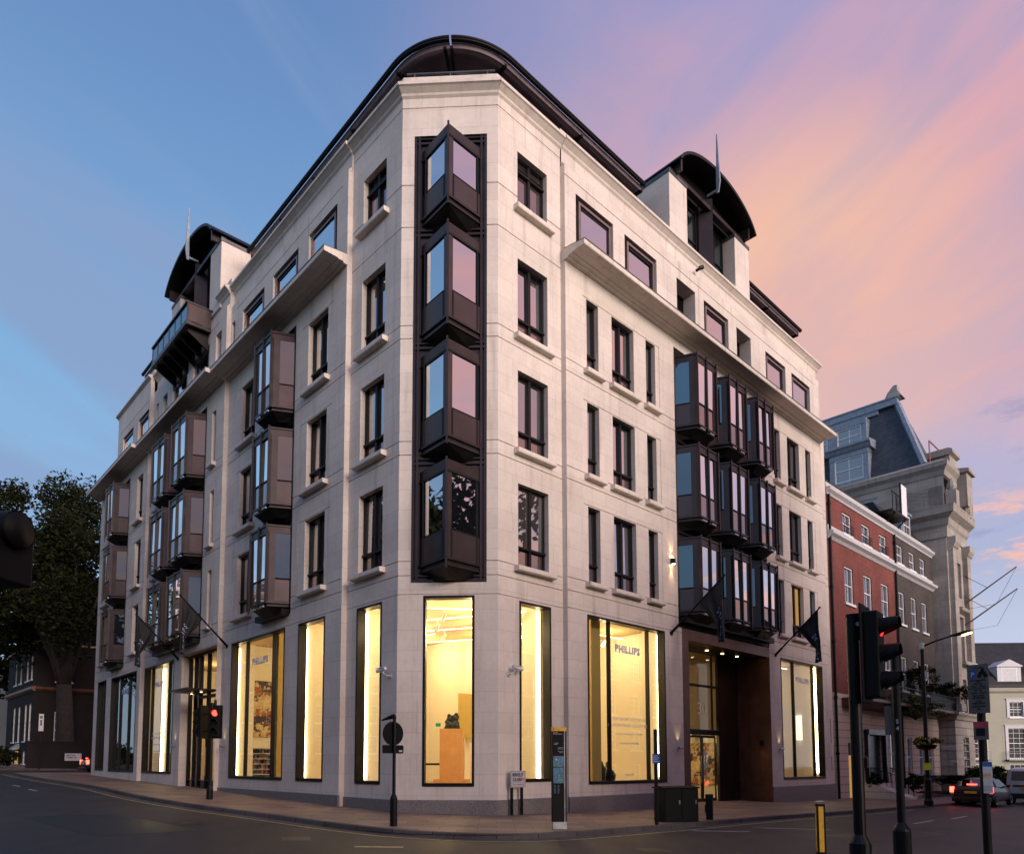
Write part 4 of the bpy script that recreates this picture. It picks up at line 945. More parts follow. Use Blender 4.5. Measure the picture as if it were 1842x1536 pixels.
strip('gutter', KS, -.28, -.01, ROADZ + .004, 'kerb_granite')
strip('yellow_line', KS[:-9], -.50, -.43, ROADZ + .008, 'line_yellow')
# far side of the side street on the left, far side of the street on the right
LP = [(-60, 62), (-50, 57.5), (-42, 54), (-38.5, 53.2), (-36.5, 54.4), (-34, 57), (-20, 71), (-8, 84)]
flat('pavement', offs(smooth_pts(LP), .16) + [(-20, 110), (-70, 110)], 0, 'paving')
mb = MB(); A, B = offs(smooth_pts(LP), 0), offs(smooth_pts(LP), .165)
mb.loft([[(a[0], a[1], g(*a) - .14), (a[0], a[1], g(*a) + .003), (b[0], b[1], g(*b) + .004), (b[0], b[1], g(*b) - .14)] for a, b in zip(A, B)]); struct(mb.build('kerb', 'kerb_granite'))
flat('pavement', [(36, 70), (90, 66.5), (90, 130), (36, 130)], 0, 'paving')
flat('pavement', [(12.2, 8.6), (48, 42.5), (80, 30), (60, -20)], 0, 'paving')
# worn road markings and covers
def mark(name, x, y, w, l, ang, mat, dz=.006, kind=True):
    f = Fr((x, y), (math.cos(ang), math.sin(ang)), (-math.sin(ang), math.cos(ang))); mb = MB(lambda a, o, z: (lambda p: Vector((p.x, p.y, g(p.x, p.y) + ROADZ + dz)))(f(a, o, 0)))
    mb.face([(-l / 2, -w / 2, 0), (l / 2, -w / 2, 0), (l / 2, w / 2, 0), (-l / 2, w / 2, 0)]); return struct(mb.build(name, mat))
mark('road_marking', -2.3, 14.2, .18, .95, .1, 'line_yellow'); mark('road_marking', 6.0, 19.3, .10, 1.6, .1, 'line_white'); mark('road_marking', 8.4, 20.6, .09, 2.2, -.03, 'line_white'); mark('road_marking', 14.5, 24.5, .1, 2.4, .8, 'line_white'); mark('road_marking', 17.5, 27.3, .1, 2.4, .8, 'line_white')
mark('road_marking', -22, 33, .1, 1.5, -.8, 'line_white'); mark('road_marking', -19.3, 30, .1, 1.5, -.8, 'line_white')
plain('iron_cover', (.03, .027, .026), .5, .6, var=.4, scale=30)
for x, y in ((-4.2, 15.2), (-7.5, 18.0), (3.2, 14.8)): mark('drain_cover', x, y, .6, .6, .3, 'iron_cover')
mark('road_patch', -9.5, 17.5, 2.2, 5.5, -.75, 'iron_cover', .003); mark('road_patch', 10.5, 19.5, 1.6, 4.2, .7, 'iron_cover', .003)

# ================================================================== THINGS IN THE GALLERY
def blob(seed, c, balls, res=.035):
    """one lumpy continuous body: an isosurface-like hull from overlapping balls"""
    bm = bmesh.new()
    for x, y, z, r in balls:
        bmesh.ops.create_icosphere(bm, subdivisions=2, radius=r, matrix=Matrix.Translation((c[0] + x, c[1] + y, c[2] + z)))
    me = bpy.data.meshes.new('blob'); bm.to_mesh(me); bm.free(); return me
pc = CH(1.24, -4.0, .8)
pl = thing('display_plinth', pc, 'tall orange wooden plinth carrying the dark bronze sculpture in the corner window', 'plinth')
e = Fr(pc, CH.d, CH.n)
mb = MB(e); mb.box(-.60, .60, -.5, .5, .80, 1.02); mb.build('base', 'oak_plinth', pl, bevel=.006)
mb = MB(e); mb.box(-.40, .40, -.35, .35, 1.02, 2.78); mb.build('shaft', 'oak_plinth', pl, bevel=.006)
sp = e(0, 0, 2.782)
scu = thing('bronze_sculpture', sp, 'dark green bronze sculpture of huddled seated figures on top of the orange plinth', 'sculpture')
mb = MB(e); mb.box(-.27, .27, -.2, .2, 2.785, 2.84); mb.build('base', 'sculpture_bronze', scu)
o = bpy.data.objects.new('figure_group', blob(1, (0, 0, .055), [(-.1, 0, .12, .15), (.1, .02, .13, .16), (-.15, -.05, .02, .12), (.16, -.05, .03, .12), (0, -.08, .06, .13), (-.09, 0, .30, .12), (.11, 0, .31, .12), (-.11, -.02, .42, .075), (.14, -.02, .46, .07), (.03, -.04, .38, .07), (.2, .0, .38, .06), (-.2, -.02, .2, .07)])); COL.objects.link(o); o.parent = scu; o.data.materials.append(M('sculpture_bronze'))
rm = o.modifiers.new('Remesh', 'REMESH'); rm.mode = 'VOXEL'; rm.voxel_size = .022
mb = MB(FB); mb.box(10.0, 10.06, -3.15, -1.25, 2.75, 5.25)
def painting_mat():
    m = newmat('abstract_painting'); t = NT(m); gg = t.n('ShaderNodeNewGeometry').outputs['Position']
    n1 = t.noise(gg, 1.6, 9, .75); n2 = t.noise(gg, 4.5, 6, .7)
    c = t.ramp(n2, .35, .6, (.55, .36, .06), (.72, .62, .42)); c = t.mix(t.ramp(n1, .50, .54, (0, 0, 0), (1, 1, 1)), c, (.03, .02, .03))
    c = t.mix(t.ramp(t.noise(gg, 2.3, 5, .6), .56, .6, (0, 0, 0), (1, 1, 1)), c, (.35, .1, .03)); t.out(t.pbsdf(c, .6).outputs[0]); MATS['abstract_painting'] = m
painting_mat()
tag(mb.build('abstract_painting', 'abstract_painting'), 'large yellow and black abstract painting on the gallery back wall above the book shelf', 'painting')
sh = thing('book_shelf', FB(9.9, -1.75, .8), 'low white shelf of books standing below the large abstract painting', 'shelf')
mb = MB(FB)
for k in range(7): mb.box(9.72, 10.05, -2.2, -1.3, .84 + k * .23, .865 + k * .23)
mb.box(9.72, 10.05, -2.23, -2.2, .81, 2.25); mb.box(9.72, 10.05, -1.3, -1.27, .81, 2.25); mb.build('carcass', 'white_paint', sh)
for k in range(6):
    mb = MB(FB); x = -2.18
    while x < -1.4:
        w = random.uniform(.03, .07); mb.box(9.76, 9.98, x, x + w, .866 + k * .23, .866 + k * .23 + random.uniform(.12, .18), random.randint(0, 3)); x += w + random.choice((.002, .002, .04))
    mb.build('book_row', ['leaf_olive', 'map_blue', 'terracotta', 'bronze_dark'], sh)
mb = MB(R1)
for k in range(5): 
    mb = MB(R1); mb.box(9.2, 9.29, -4.6, -4.1, 1.45 + k * 1.0, 2.1 + k * 1.0)
    tag(mb.build('wall_panel', 'ochre_wall'), ['lowest grey panel of the column seen through the large right window', 'second grey panel up in the column seen through the large right window', 'middle grey panel of the column seen through the large right window', 'second grey panel from the top seen through the large right window', 'topmost grey panel of the column seen through the large right window'][k], 'art panel', 'grey art panels in a column')
mb = MB(R1); mb.box(16.5, 16.58, -4.1, -2.55, .55, 2.55); tag(mb.build('abstract_painting', 'abstract_painting'), 'colourful abstract painting lit behind the glass entrance doors', 'painting')
bs = thing('bust_sculpture', R1(6.4, -1.1, .8), 'small dark sculpture low on the floor behind the large right window', 'sculpture')
mb = MB(); cc = R1(6.55, -1.2, 0); mb.lathe([(.0, .80), (.26, .80), (.24, .95), (.28, 1.15), (.17, 1.32), (.07, 1.38), (.12, 1.48), (.11, 1.6), (.03, 1.66), (0, 1.66)], cc, 14); mb.build('body', 'sculpture_bronze', bs, smooth=True)
mb = MB(); cc = R1(6.05, -1.2, 0); mb.lathe([(.0, .80), (.2, .80), (.2, 1.1), (.23, 1.4), (.14, 1.5), (.1, 1.62), (.02, 1.7), (0, 1.7)], cc, 14); mb.build('side_figure', 'sculpture_bronze', bs, smooth=True)
tb = thing('gallery_table', CH(.35, -6.0, .8), 'dark table at the back of the corner gallery room', 'table')
mb = MB(CH); mb.box(-.6, .9, -6.6, -5.8, 1.5, 1.58); mb.build('table_top', 'bronze_dark', tb)
for s in (-.55, .82):
    for q in (-6.55, -5.88): mb = MB(CH); mb.box(s - .03, s + .03, q, q + .06, .81, 1.5); mb.build('leg', 'bronze_dark', tb)
mb = MB(CH); mb.box(.75, 1.0, -6.4, -6.0, .81, 1.45); mb.build('drawer_block', 'bronze_dark', tb)

mb = MB(CH); mb.box(1.75, 2.6, -6.2, -5.4, .81, 2.35); tag(mb.build('display_block', 'gallery_white'), 'plain white display block behind the orange plinth in the corner gallery', 'display block')
mb = MB(CH); mb.box(.05, .25, -8.6, -8.5, 3.1, 3.24); mb.build('exit_sign', 'lit_green', BLD)
mb = MB(R1); mb.box(4.1, 5.3, -6.9, -6.8, 2.6, 4.4); tag(mb.build('framed_picture', 'ochre_wall'), 'pale framed picture on the back wall of the right gallery room', 'picture')
mb = MB(R1); mb.box(11.0, 13.2, -5.6, -4.9, -.1, 1.05); tag(mb.build('reception_desk', 'white_paint'), 'white reception desk inside the right entrance', 'desk')

# ================================================================== FLAGS
def wall_flag(fr, s, z, l, rise, label):
    b = fr(s, 0, z); T = thing('wall_flag', b, label, 'flag', 'black gallery flags on slanting poles')
    d = (fr.n * l + Vector((0, 0, rise))); tip = b + d
    mb = MB(); mb.tube(tuple(b), tuple(tip), .038, .03, 10); mb.lathe([(0, 0), (.045, .01), (.055, .05), (.03, .09), (0, .1)], tip - Vector((0, 0, .04)), 10); mb.tube(tuple(b + d * .0), tuple(b + d * .16), .055, .05, 10); mb.build('pole', 'black_paint', T)
    mb = MB(); mb.tube(tuple(b - fr.n * .02), tuple(b + fr.n * .04), .09, .09, 10); mb.build('wall_bracket', 'bronze_dark', T)
    lat = fr.d; seed = s
    def P(u, v, e=0.0):           # u from the tip down the pole, v down the cloth
        A = b + d * (.965 - .42 * u); hd = (A - tip); hx = Vector((hd.x, hd.y, 0))
        pull = 1 - .72 * min(1, v * 1.7) ** 1.2
        q = Vector((tip.x, tip.y, 0)) + hx * pull
        zz = A.z - v * (2.35 - .75 * u)
        w = (.10 * math.sin(u * 9 + v * 2.2 + seed) + .06 * math.sin(u * 17 - v * 4)) * min(1, v * 2.5)
        return Vector((q.x, q.y, zz)) + lat * (w + e)
    mb = MB(); nu, nv = 14, 22
    I = [[mb.pt(tuple(P(i / nu, j / nv))) for j in range(nv + 1)] for i in range(nu + 1)]
    for i in range(nu):
        for j in range(nv): mb.F.append([I[i][j], I[i + 1][j], I[i + 1][j + 1], I[i][j + 1]]); mb.mi.append(0)
    cl = mb.build('flag', 'flag_cloth', T, smooth=True)
    so_ = cl.modifiers.new('Solidify', 'SOLIDIFY'); so_.thickness = .006
    side = -1
    cu = bpy.data.curves.new('lettering', 'FONT'); cu.body = 'PHILLIPS'; cu.size = .30; cu.extrude = .002; cu.resolution_u = 1; cu.space_character = 1.35; cu.align_x = 'LEFT'
    ob = bpy.data.objects.new('lettering', cu); COL.objects.link(ob); me = bpy.data.meshes.new_from_object(ob.evaluated_get(bpy.context.evaluated_depsgraph_get())); bpy.data.objects.remove(ob)
    for v_ in me.vertices:
        x, y, t = v_.co; v_.co = P(.62 - y * 1.5, .97 - x * .40, side * (.02 + t)) - wpos(T)
    me.materials.clear(); me.materials.append(M('vinyl')); child('lettering', me, cl)
wall_flag(R1, 8.96, 6.55, 2.27, 1.82, 'black flag on a slanting pole left of the dark entrance portal')
wall_flag(R1, 17.62, 6.6, 2.1, 1.9, 'black flag on a slanting pole right of the dark entrance portal')
wall_flag(FB, 9.62, 6.58, 2.0, 1.9, 'black flag on a slanting pole above the left glass entrance, nearer the corner')
wall_flag(FC, 4.95, 6.6, 1.95, 1.92, 'black flag hanging beyond the left glass entrance, farthest along the left facade')

# ================================================================== STREET FURNITURE
def rz(x, y): return g(x, y) + ROADZ
def faced(x, y, ang, z=0):
    """frame at a spot: s to the right as seen by someone looking at its front, o toward that viewer; ang = heading of the front"""
    n_ = (math.sin(ang), math.cos(ang)); return Fr((x, y), (-n_[1], n_[0]), n_)
def signal_head(T, x, y, z0, ang, lit=True, lamp_mat='red_lamp', visors=True, name='signal_head', board=True):
    f = faced(x, y, ang); H = 1.02
    mb = MB(f); mb.box(-.15, .15, -.10, .06, z0, z0 + H)
    mb.box(-.215, .215, -.125, -.10, z0 - .06, z0 + H + .10) if board else None
    hd = mb.build(name, 'black_satin', T, bevel=.012)
    for k, zc in enumerate((z0 + H - .19, z0 + H - .51, z0 + H - .83)):
        mb = MB(f); n_ = 18; ring = lambda r, o: [(r * math.sin(2 * math.pi * i / n_), o, zc + r * math.cos(2 * math.pi * i / n_)) for i in range(n_)]
        mb.loft([ring(.105, .06), ring(.10, .068), ring(.05, .082)]); mb.build('lens', lamp_mat if (lit and k == 0) else 'door_black', hd)
        if visors:
            mb = MB(f); rows = []
            for o, cut in ((.055, .80), (.16, .62), (.26, .48)):
                a_ = [(-math.pi * cut + 2 * math.pi * cut * i / 16) for i in range(17)]
                rows.append(([(.118 * math.sin(t), o, zc + .118 * math.cos(t)) for t in a_], [(.110 * math.sin(t), o, zc + .110 * math.cos(t)) for t in a_]))
            for w_ in (0, 1): mb.loft([r_[w_] for r_ in rows], 0, close=False, cap=False)
            A, B = rows[-1]
            for i in range(16): mb.face([A[i], A[i + 1], B[i + 1], B[i]])
            mb.build('visor', 'black_satin', hd, smooth=False)
    return hd
# two-headed signal in front of the left facade
x, y = -10.04, 25.24; z = g(x, y)
T = thing('traffic_signal', (x, y, z), 'two-headed traffic signal showing red before the left facade', 'traffic signal')
mb = MB(); mb.tube((x, y, z - .1), (x, y, 3.7), .062, .062, 12); mb.build('pole', 'black_paint', T); mb = MB(); mb.lathe([(.11, -.05), (.11, .35), (.07, .45), (0, .45)], (x, y, z), 14); mb.build('pole_sleeve', 'black_paint', T)
signal_head(T, x + .17, y - .12, 2.50, math.radians(175)); signal_head(T, x - .42, y + .1, 2.50, math.radians(-78), lit=False)
for q in (2.7, 3.3): mb = MB(); mb.tube((x - .42, y + .1, q), (x, y, q), .02); mb.build('bracket', 'black_paint', T)
mb = MB(); mb.lathe([(.05, 0), (.05, .16), (.03, .2), (0, .2)], (x + .15, y - .1, 3.6), 10); mb.build('detector', 'black_paint', T)
# round sign seen from behind
x, y = -2.46, 17.28; z = g(x, y); f = faced(x, y, math.radians(-42))
T = thing('round_sign_post', (x, y, z), 'black sign post with a round plate and a rectangular plate seen from behind', 'sign post')
mb = MB(); mb.tube((x, y, z - .05), (x, y, 2.68), .04, .04, 12); mb.build('pole', 'black_paint', T); mb = MB(); mb.lathe([(.09, -.05), (.09, .62), (.088, .66), (.045, .76), (0, .76)], (x, y, z), 16); mb.build('pole_sleeve', 'black_paint', T)
mb = MB(f); n_ = 32; R_ = .29
mb.loft([[(R_ * math.cos(2 * math.pi * i / n_), o, 2.30 + R_ * math.sin(2 * math.pi * i / n_)) for i in range(n_)] for o in (.045, .07)]); mb.build('round_plate', 'black_satin', T)
mb = MB(f); w, h, r_ = .30, .10, .035; pl_ = []
for cx_, cz_, a0 in ((w - r_, h - r_, 0), (-w + r_, h - r_, 90), (-w + r_, -h + r_, 180), (w - r_, -h + r_, 270)):
    for k in range(5): t = math.radians(a0 + 22.5 * k); pl_.append((cx_ + r_ * math.cos(t), cz_ + r_ * math.sin(t)))
mb.loft([[(a, o, 1.92 + q) for a, q in pl_] for o in (.045, .065)]); rp_ = mb.build('plate', 'black_satin', T)
mb = MB(f); mb.box(-.26, -.16, .038, .044, 1.86, 1.90); mb.build('sticker', 'grey_white', rp_)
mb = MB(f); mb.path([(0, 0, 2.66), (-.02, .06, 2.72), (.0, .25, 2.69), (.0, .55, 2.64)], [.05, .06, .045, .02], 10); mb.build('lamp_hood', 'black_satin', T)
# street name sign against the wall
zb = g(.5, 21.5); T = thing('street_name_sign', R0(.62, .16, zb), 'white street name plate on two black legs below the corner window', 'street sign')
for s in (.42, .84): mb = MB(R0); mb.box(s - .035, s + .035, .12, .18, zb - .1, 1.0); mb.build('leg', 'black_paint', T)
mb = MB(R0); mb.box(.33, .96, .185, .205, .86, 1.36); pl2 = mb.build('plate', 'grey_white', T); mb = MB(R0)
mb.box(.345, .945, .206, .208, 1.335, 1.345); mb.box(.345, .945, .206, .208, .875, .883); mb.box(.345, .353, .206, .208, .883, 1.335); mb.box(.937, .945, .206, .208, .883, 1.335); mb.box(.36, .93, .206, .208, 1.0, 1.006); mb.build('plate_border', 'black_paint', pl2)
text_obj('lettering', 'BERKELEY', .145, R0, .40, .208, 1.19, 1, 'black_paint', pl2, 'LEFT', bold=.003, sx=.72); text_obj('lettering', 'SQUARE', .145, R0, .40, .208, 1.05, 1, 'black_paint', pl2, 'LEFT', bold=.003, sx=.72)
text_obj('lettering', 'W1', .145, R0, .79, .208, 1.05, 1, 'red_text', pl2, 'LEFT', bold=.003, sx=.8); text_obj('lettering', 'CITY OF WESTMINSTER', .062, R0, .40, .208, .92, 1, 'red_text', pl2, 'LEFT', sx=.72)
# wayfinding monolith
x, y = 1.53, 17.62; z = g(x, y); f = faced(x, y, math.radians(180 - 14))
T = thing('wayfinding_monolith', (x, y, z), 'black wayfinding monolith with yellow top and blue map by the kerb', 'information sign')
mb = MB(f); mb.box(-.18, .12, -.06, .06, z + .17, 2.37); mb.build('panel', 'black_satin', T, bevel=.004)
mb = MB(f); mb.box(.12, .135, -.061, .061, z + .17, 2.37); mb.build('edge_strip', 'steel', T); mb = MB(f); mb.box(.135, .18, -.06, .06, z + .17, 2.37); mb.build('side_panel', 'bronze_dark', T)
mb = MB(f); mb.box(-.182, .182, -.062, .064, 2.37, 2.47); yt = mb.build('yellow_top', 'yellow_paint', T); mb = MB(f); mb.box(-.18, .18, -.055, .055, z - .03, z + .17); mb.build('base', 'steel', T)
text_obj('symbol', 'i', .08, f, -.15, .066, 2.39, -1, 'black_paint', yt, bold=.004) if False else text_obj('symbol', 'i', .08, Fr(f.P, -f.d, f.n), .15, .066, 2.39, -1, 'black_paint', yt, bold=.004)
TF = lambda body, sz, a, zz, mat, al='LEFT': text_obj('lettering', body, sz, f, a, .062, zz, 1, mat, T, al)
TF('MAYFAIR', .03, -.165, 2.33, 'yellow_paint'); TF('Berkeley Square', .036, -.165, 2.29, 'white_paint'); TF('Green Park', .024, -.145, 2.07, 'white_paint'); TF('Piccadilly', .024, -.145, 2.04, 'white_paint')
for k, (w1, w2) in enumerate((('Bond Street', 'Oxford Circus'), ('Grosvenor Sq', 'Hyde Park'))): TF(w1, .024, .09, 1.96 - k * .09, 'white_paint', 'RIGHT'); TF(w2, .024, .09, 1.93 - k * .09, 'white_paint', 'RIGHT')
mb = MB(f); mb.box(-.165, .105, .0605, .063, 1.50, 1.76); mb.box(-.165, .105, .0605, .063, 1.10, 1.485); mp = mb.build('map', 'map_blue', T)
mb = MB(f); mb.box(-.07, .0, .0635, .065, 1.52, 1.58); mb.box(-.02, .06, .0635, .065, 1.15, 1.2); mb.build('map_park', 'map_green', mp)
mb = MB(f); n_ = 14; mb.loft([[(-.085 + .018 * math.cos(2 * math.pi * i / n_), o, 1.67 + .018 * math.sin(2 * math.pi * i / n_)) for i in range(n_)] for o in (.0635, .066)]); mb.build('map_marker', 'white_paint', mp)
for a0 in (-.15, -.06): mb = MB(f); [mb.box(a0, a0 + .05, .0605, .062, .86 + k * .03, .87 + k * .03) for k in range(7)]; mb.build('index_text', 'map_blue', T)
# slim post with a small blue plate, cabinet, bollard
x, y = 4.31, 19.44; z = g(x, y); T = thing('slim_sign_post', (x, y, z), 'slim black post with a small blue plate left of the dark cabinet', 'sign post')
mb = MB(); mb.tube((x, y, z - .05), (x, y, 2.5), .05, .05, 12); mb.build('pole', 'black_paint', T); f = faced(x, y, math.radians(190)); mb = MB(f); mb.box(-.09, .12, .05, .065, 1.58, 1.84); pq = mb.build('plate', 'blue_sign', T)
for k in range(4): mb = MB(f); mb.box(-.07, .09 - (k % 2) * .04, .0655, .067, 1.62 + k * .05, 1.64 + k * .05); mb.build('text_line', 'grey_white', pq)
cf = Fr((4.72, 20.25), (.914, .405), (.405, -.914)); zc_ = g(5.2, 20.5)
T = thing('street_cabinet', (5.2, 20.55, zc_), 'black metal street cabinet beside the slim post at the kerb', 'cabinet')
mb = MB(cf); mb.box(0, 1.2, -.5, -.02, zc_ - .05, zc_ + .95); mb.build('body', 'black_satin', T, bevel=.01); mb = MB(cf); mb.prism([(-.56, zc_ + .953), (.03, zc_ + .953), (.03, zc_ + .98), (-.26, zc_ + 1.02), (-.56, zc_ + .98)], -.03, 1.23); mb.build('lid', 'black_satin', T)
for a0, a1 in ((.03, .59), (.61, 1.17)): mb = MB(cf); mb.box(a0, a1, -.02, .0, zc_ + .06, zc_ + .93); dq = mb.build('door', 'black_satin', T, bevel=.006); mb = MB(cf); mb.box(a0 + .46, a0 + .5, .0, .02, zc_ + .5, zc_ + .62); mb.build('handle', 'steel', dq)
x, y = 6.39, 21.65; z = g(x, y); T = thing('bollard', (x, y, z), 'short square black bollard on the pavement before the entrance doors', 'bollard'); f = faced(x, y, math.radians(200))
mb = MB(f); mb.box(-.10, .10, -.10, .10, z - .05, z + .62); mb.build('post', 'black_satin', T, bevel=.01); mb = MB(f); mb.prism([(-.11, z + .62), (.11, z + .62), (.09, z + .74), (-.06, z + .76)], -.11, .11); mb.build('cap', 'black_satin', T); mb = MB(f); mb.box(-.13, -.10, -.08, .08, z + .2, z + .45); mb.build('side_plate', 'bronze_dark', T)
x, y = 6.47, 14.44; z = rz(x, y); T = thing('reflective_bollard', (x, y, z), 'black square bollard with a tall yellow reflector panel in the road', 'bollard'); f = faced(x, y, math.radians(192))
mb = MB(f); mb.box(-.08, .08, -.09, .08, z - .02, .78); mb.build('post', 'black_satin', T, bevel=.006); mb = MB(f); mb.box(-.085, .085, -.095, .085, .78, .83); mb.build('cap', 'steel', T)
mb = MB(f); mb.box(-.045, .045, .08, .084, z + .1, .73); mb.build('reflector', 'yellow_paint', T); mb = MB(f); mb.box(-.084, -.08, -.05, .05, z + .1, .73); mb.build('reflector', 'yellow_paint', T)
# right foreground: thick post carrying the big signal head
x, y = 4.27, 8.5; z = rz(x, y); T = thing('traffic_signal', (x, y, z), 'thick black signal post in the right foreground with a red lamp under its visor', 'traffic signal')
mb = MB(); mb.tube((x, y, z - .05), (x, y, 3.34), .068, .068, 16); mb.lathe([(.075, 0), (.075, .03), (0, .05)], (x, y, 3.34), 14); mb.build('pole', 'black_paint', T); mb = MB(); mb.lathe([(.12, -.02), (.12, .9), (.07, 1.0), (0, 1.0)], (x, y, z), 16); mb.build('pole_sleeve', 'black_paint', T)
hx, hy = 4.50, 8.42; signal_head(T, hx, hy, 2.36, math.radians(131), lamp_mat='red_lamp_soft', board=True)
mb = MB(); mb.tube((x, y, 3.36), (hx - .02, hy + .02, 3.40), .012); mb.tube((x, y, 3.13), (hx - .02, hy + .02, 3.14), .02); mb.box(x - .03, x + .06, y - .09, y - .05, 3.05, 3.33); mb.build('bracket', 'black_paint', T)
mb = MB(); mb.tube((x + .02, y - .07, 3.24), (x + .02, y - .095, 3.24), .025); mb.tube((x + .03, y - .07, 3.17), (x + .03, y - .09, 3.17), .018); mb.build('detector', 'grey_white', T)
# second right-hand post marked S 4
x, y = 5.77, 10.3; z = rz(x, y); T = thing('marked_signal_post', (x, y, z), 'black post marked S 4 with a thick base sleeve, right of the red signal', 'sign post'); f = faced(x, y, math.radians(180 + 30))
mb = MB(); mb.tube((x, y, z - .05), (x, y, 3.3), .055, .055, 14); mb.build('pole', 'black_paint', T); mb = MB(); mb.lathe([(.118, -.02), (.118, .90), (.11, .93), (.058, 1.02), (0, 1.02)], (x, y, z), 18); mb.build('pole_sleeve', 'black_paint', T)
for c_, zz in (('S', 2.16), ('4', 2.06)): text_obj('lettering', c_, .085, f, .0, .057, zz, 1, 'grey_white', T, 'CENTER')
mb = MB(f); mb.box(-.16, -.06, -.09, -.06, 2.0, 2.42); mb.build('backing_plate', 'sign_grey', T)
# parking post
x, y = 6.44, 9.5; z = rz(x, y); T = thing('parking_sign_post', (x, y, z), 'black post with a tall grey motorcycle parking sign at the right edge', 'sign post'); f = faced(x, y, math.radians(180 + 54))
mb = MB(); mb.tube((x, y, z - .05), (x, y, 2.9), .05, .05, 14); mb.build('pole', 'black_paint', T)
a0 = -.12; mb = MB(f); mb.box(a0, a0 + .25, .055, .065, 2.25, 2.90); ps = mb.build('parking_plate', 'sign_grey', T); mb = MB(f); mb.box(a0, a0 + .25, .0655, .0665, 2.575, 2.583); mb.build('plate_divider', 'black_paint', ps)
mb = MB(f); mb.box(a0 + .03, a0 + .10, .0655, .067, 2.72, 2.83); mb.build('symbol_square', 'blue_sign', ps); text_obj('lettering', 'P', .085, f, a0 + .065, .0675, 2.74, 1, 'grey_white', ps, 'CENTER', bold=.002)
mb = MB(f)   # motorcycle pictogram
for cx_ in (a0 + .145, a0 + .215): mb.loft([[(cx_ + 0.026 * math.cos(2 * math.pi * i / 12), o, 2.745 + 0.026 * math.sin(2 * math.pi * i / 12)) for i in range(12)] for o in (.0655, .067)])
mb.prism([(.0655, 2.76), (.0675, 2.76), (.0675, 2.80), (.0655, 2.80)], a0 + .14, a0 + .22); mb.prism([(.0655, 2.80), (.0675, 2.80), (.0675, 2.845), (.0655, 2.845)], a0 + .165, a0 + .20); mb.build('motorcycle_symbol', 'black_paint', ps)
for k, (t_, zz) in enumerate((('City of Westminster', 2.85), ('Solo motorcycles', 2.68), ('only', 2.655), ('Mon - Sat', 2.63), ('8.30am - 6.30pm', 2.595), ('Mon - Sat', 2.545), ('8.30 am - 6.30 pm', 2.51), ('Pay by phone', 2.475), ('020 7005 0055', 2.44), ('or text', 2.405), ('07800 000 000', 2.37), ('quoting location', 2.335), ('8166', 2.295))): text_obj('lettering', t_, .037 if k else .022, f, a0 + .125, .0665, zz, 1, 'black_paint', ps, 'CENTER', sx=.66)
f2 = faced(x, y, math.radians(180 + 48)); mb = MB(f2); mb.box(-.08, .09, .055, .064, 1.90, 2.14); p2 = mb.build('notice_plate', 'sign_grey', T); mb = MB(f2); mb.box(-.075, .085, .0645, .066, 2.06, 2.135); mb.build('red_panel', 'red_text', p2); mb = MB(f2); mb.box(-.05, .05, .0645, .066, 1.95, 2.05); mb.build('picture_panel', 'bronze_dark', p2)
f3 = faced(x, y, math.radians(180 + 28)); mb = MB(f3); mb.box(-.02, .085, .055, .064, 1.20, 1.61); p3_ = mb.build('notice_board', 'grey_white', T); mb = MB(f3); mb.box(-.019, .084, .0645, .066, 1.55, 1.608); mb.build('blue_header', 'blue_sign', p3_); mb = MB(f3); mb.box(-.01, .06, .0645, .066, 1.40, 1.43); mb.build('yellow_mark', 'yellow_paint', p3_)
for k in range(7): mb = MB(f3); mb.box(-.02, .07, .0645, .0655, 1.23 + k * .02 + (.1 if k > 3 else 0), 1.236 + k * .02 + (.1 if k > 3 else 0)); mb.build('text_line', 'map_blue', p3_)
# signal head close to the camera at the left edge
x, y = -3.42, 4.6; z = rz(x, y); T = thing('traffic_signal', (x, y, z), 'black traffic signal cut off by the left edge with one visor pointing right', 'traffic signal'); f = faced(x, y, math.radians(100))
mb = MB(); mb.tube((x - .22, y + .05, z), (x - .22, y + .05, 3.1), .06, .06, 14); mb.build('pole', 'black_paint', T)
mb = MB(f); mb.box(-.16, .16, -.12, .30, 2.76, 3.06); mb.box(-.14, .14, .18, .2, 2.80, 3.0); mb.build('signal_head', 'black_satin', T, bevel=.015)
mb = MB(f); rg = lambda r, o: [(r * math.sin(2 * math.pi * i / 22), o, 3.10 + r * math.cos(2 * math.pi * i / 22)) for i in range(22)]
mb.loft([rg(.12, -.1), rg(.125, .12), rg(.125, .34)], 0, True, False); mb.loft([rg(.118, .1), rg(.118, .34)], 0, True, True); mb.build('visor', 'black_satin', T, smooth=True)
# street lamp, its basket and notice
x, y = 20.35, 33.96; z = g(x, y); T = thing('street_lamp', (x, y, z), 'black street lamp glowing orange over the road before the brick houses', 'street lamp')
mb = MB(); mb.tube((x, y, z - .05), (x, y, 7.1), .10, .075, 14); mb.build('pole', 'black_paint', T); mb = MB(); mb.lathe([(.2, -.05), (.2, .2), (.15, .3), (.15, 1.1), (.17, 1.15), (.11, 1.25), (0, 1.25)], (x, y, z), 16); mb.build('pole_base', 'black_paint', T); mb = MB(); mb.lathe([(.11, 0), (.12, .05), (.12, .28), (0, .32)], (x, y, 7.0), 14); mb.build('pole_head', 'grey_white', T)
n3 = Vector((nR[0], nR[1], 0)).normalized(); b_ = Vector((x, y, 7.12)); h0 = b_ + n3 * 1.25 + Vector((0, 0, .36)); h1 = b_ + n3 * 2.1 + Vector((0, 0, .50))
mb = MB(); mb.path([tuple(b_), tuple(b_.lerp(h0, .5) + Vector((0, 0, .03))), tuple(h0)], [.05, .04, .035], 10); mb.build('arm', 'black_paint', T)
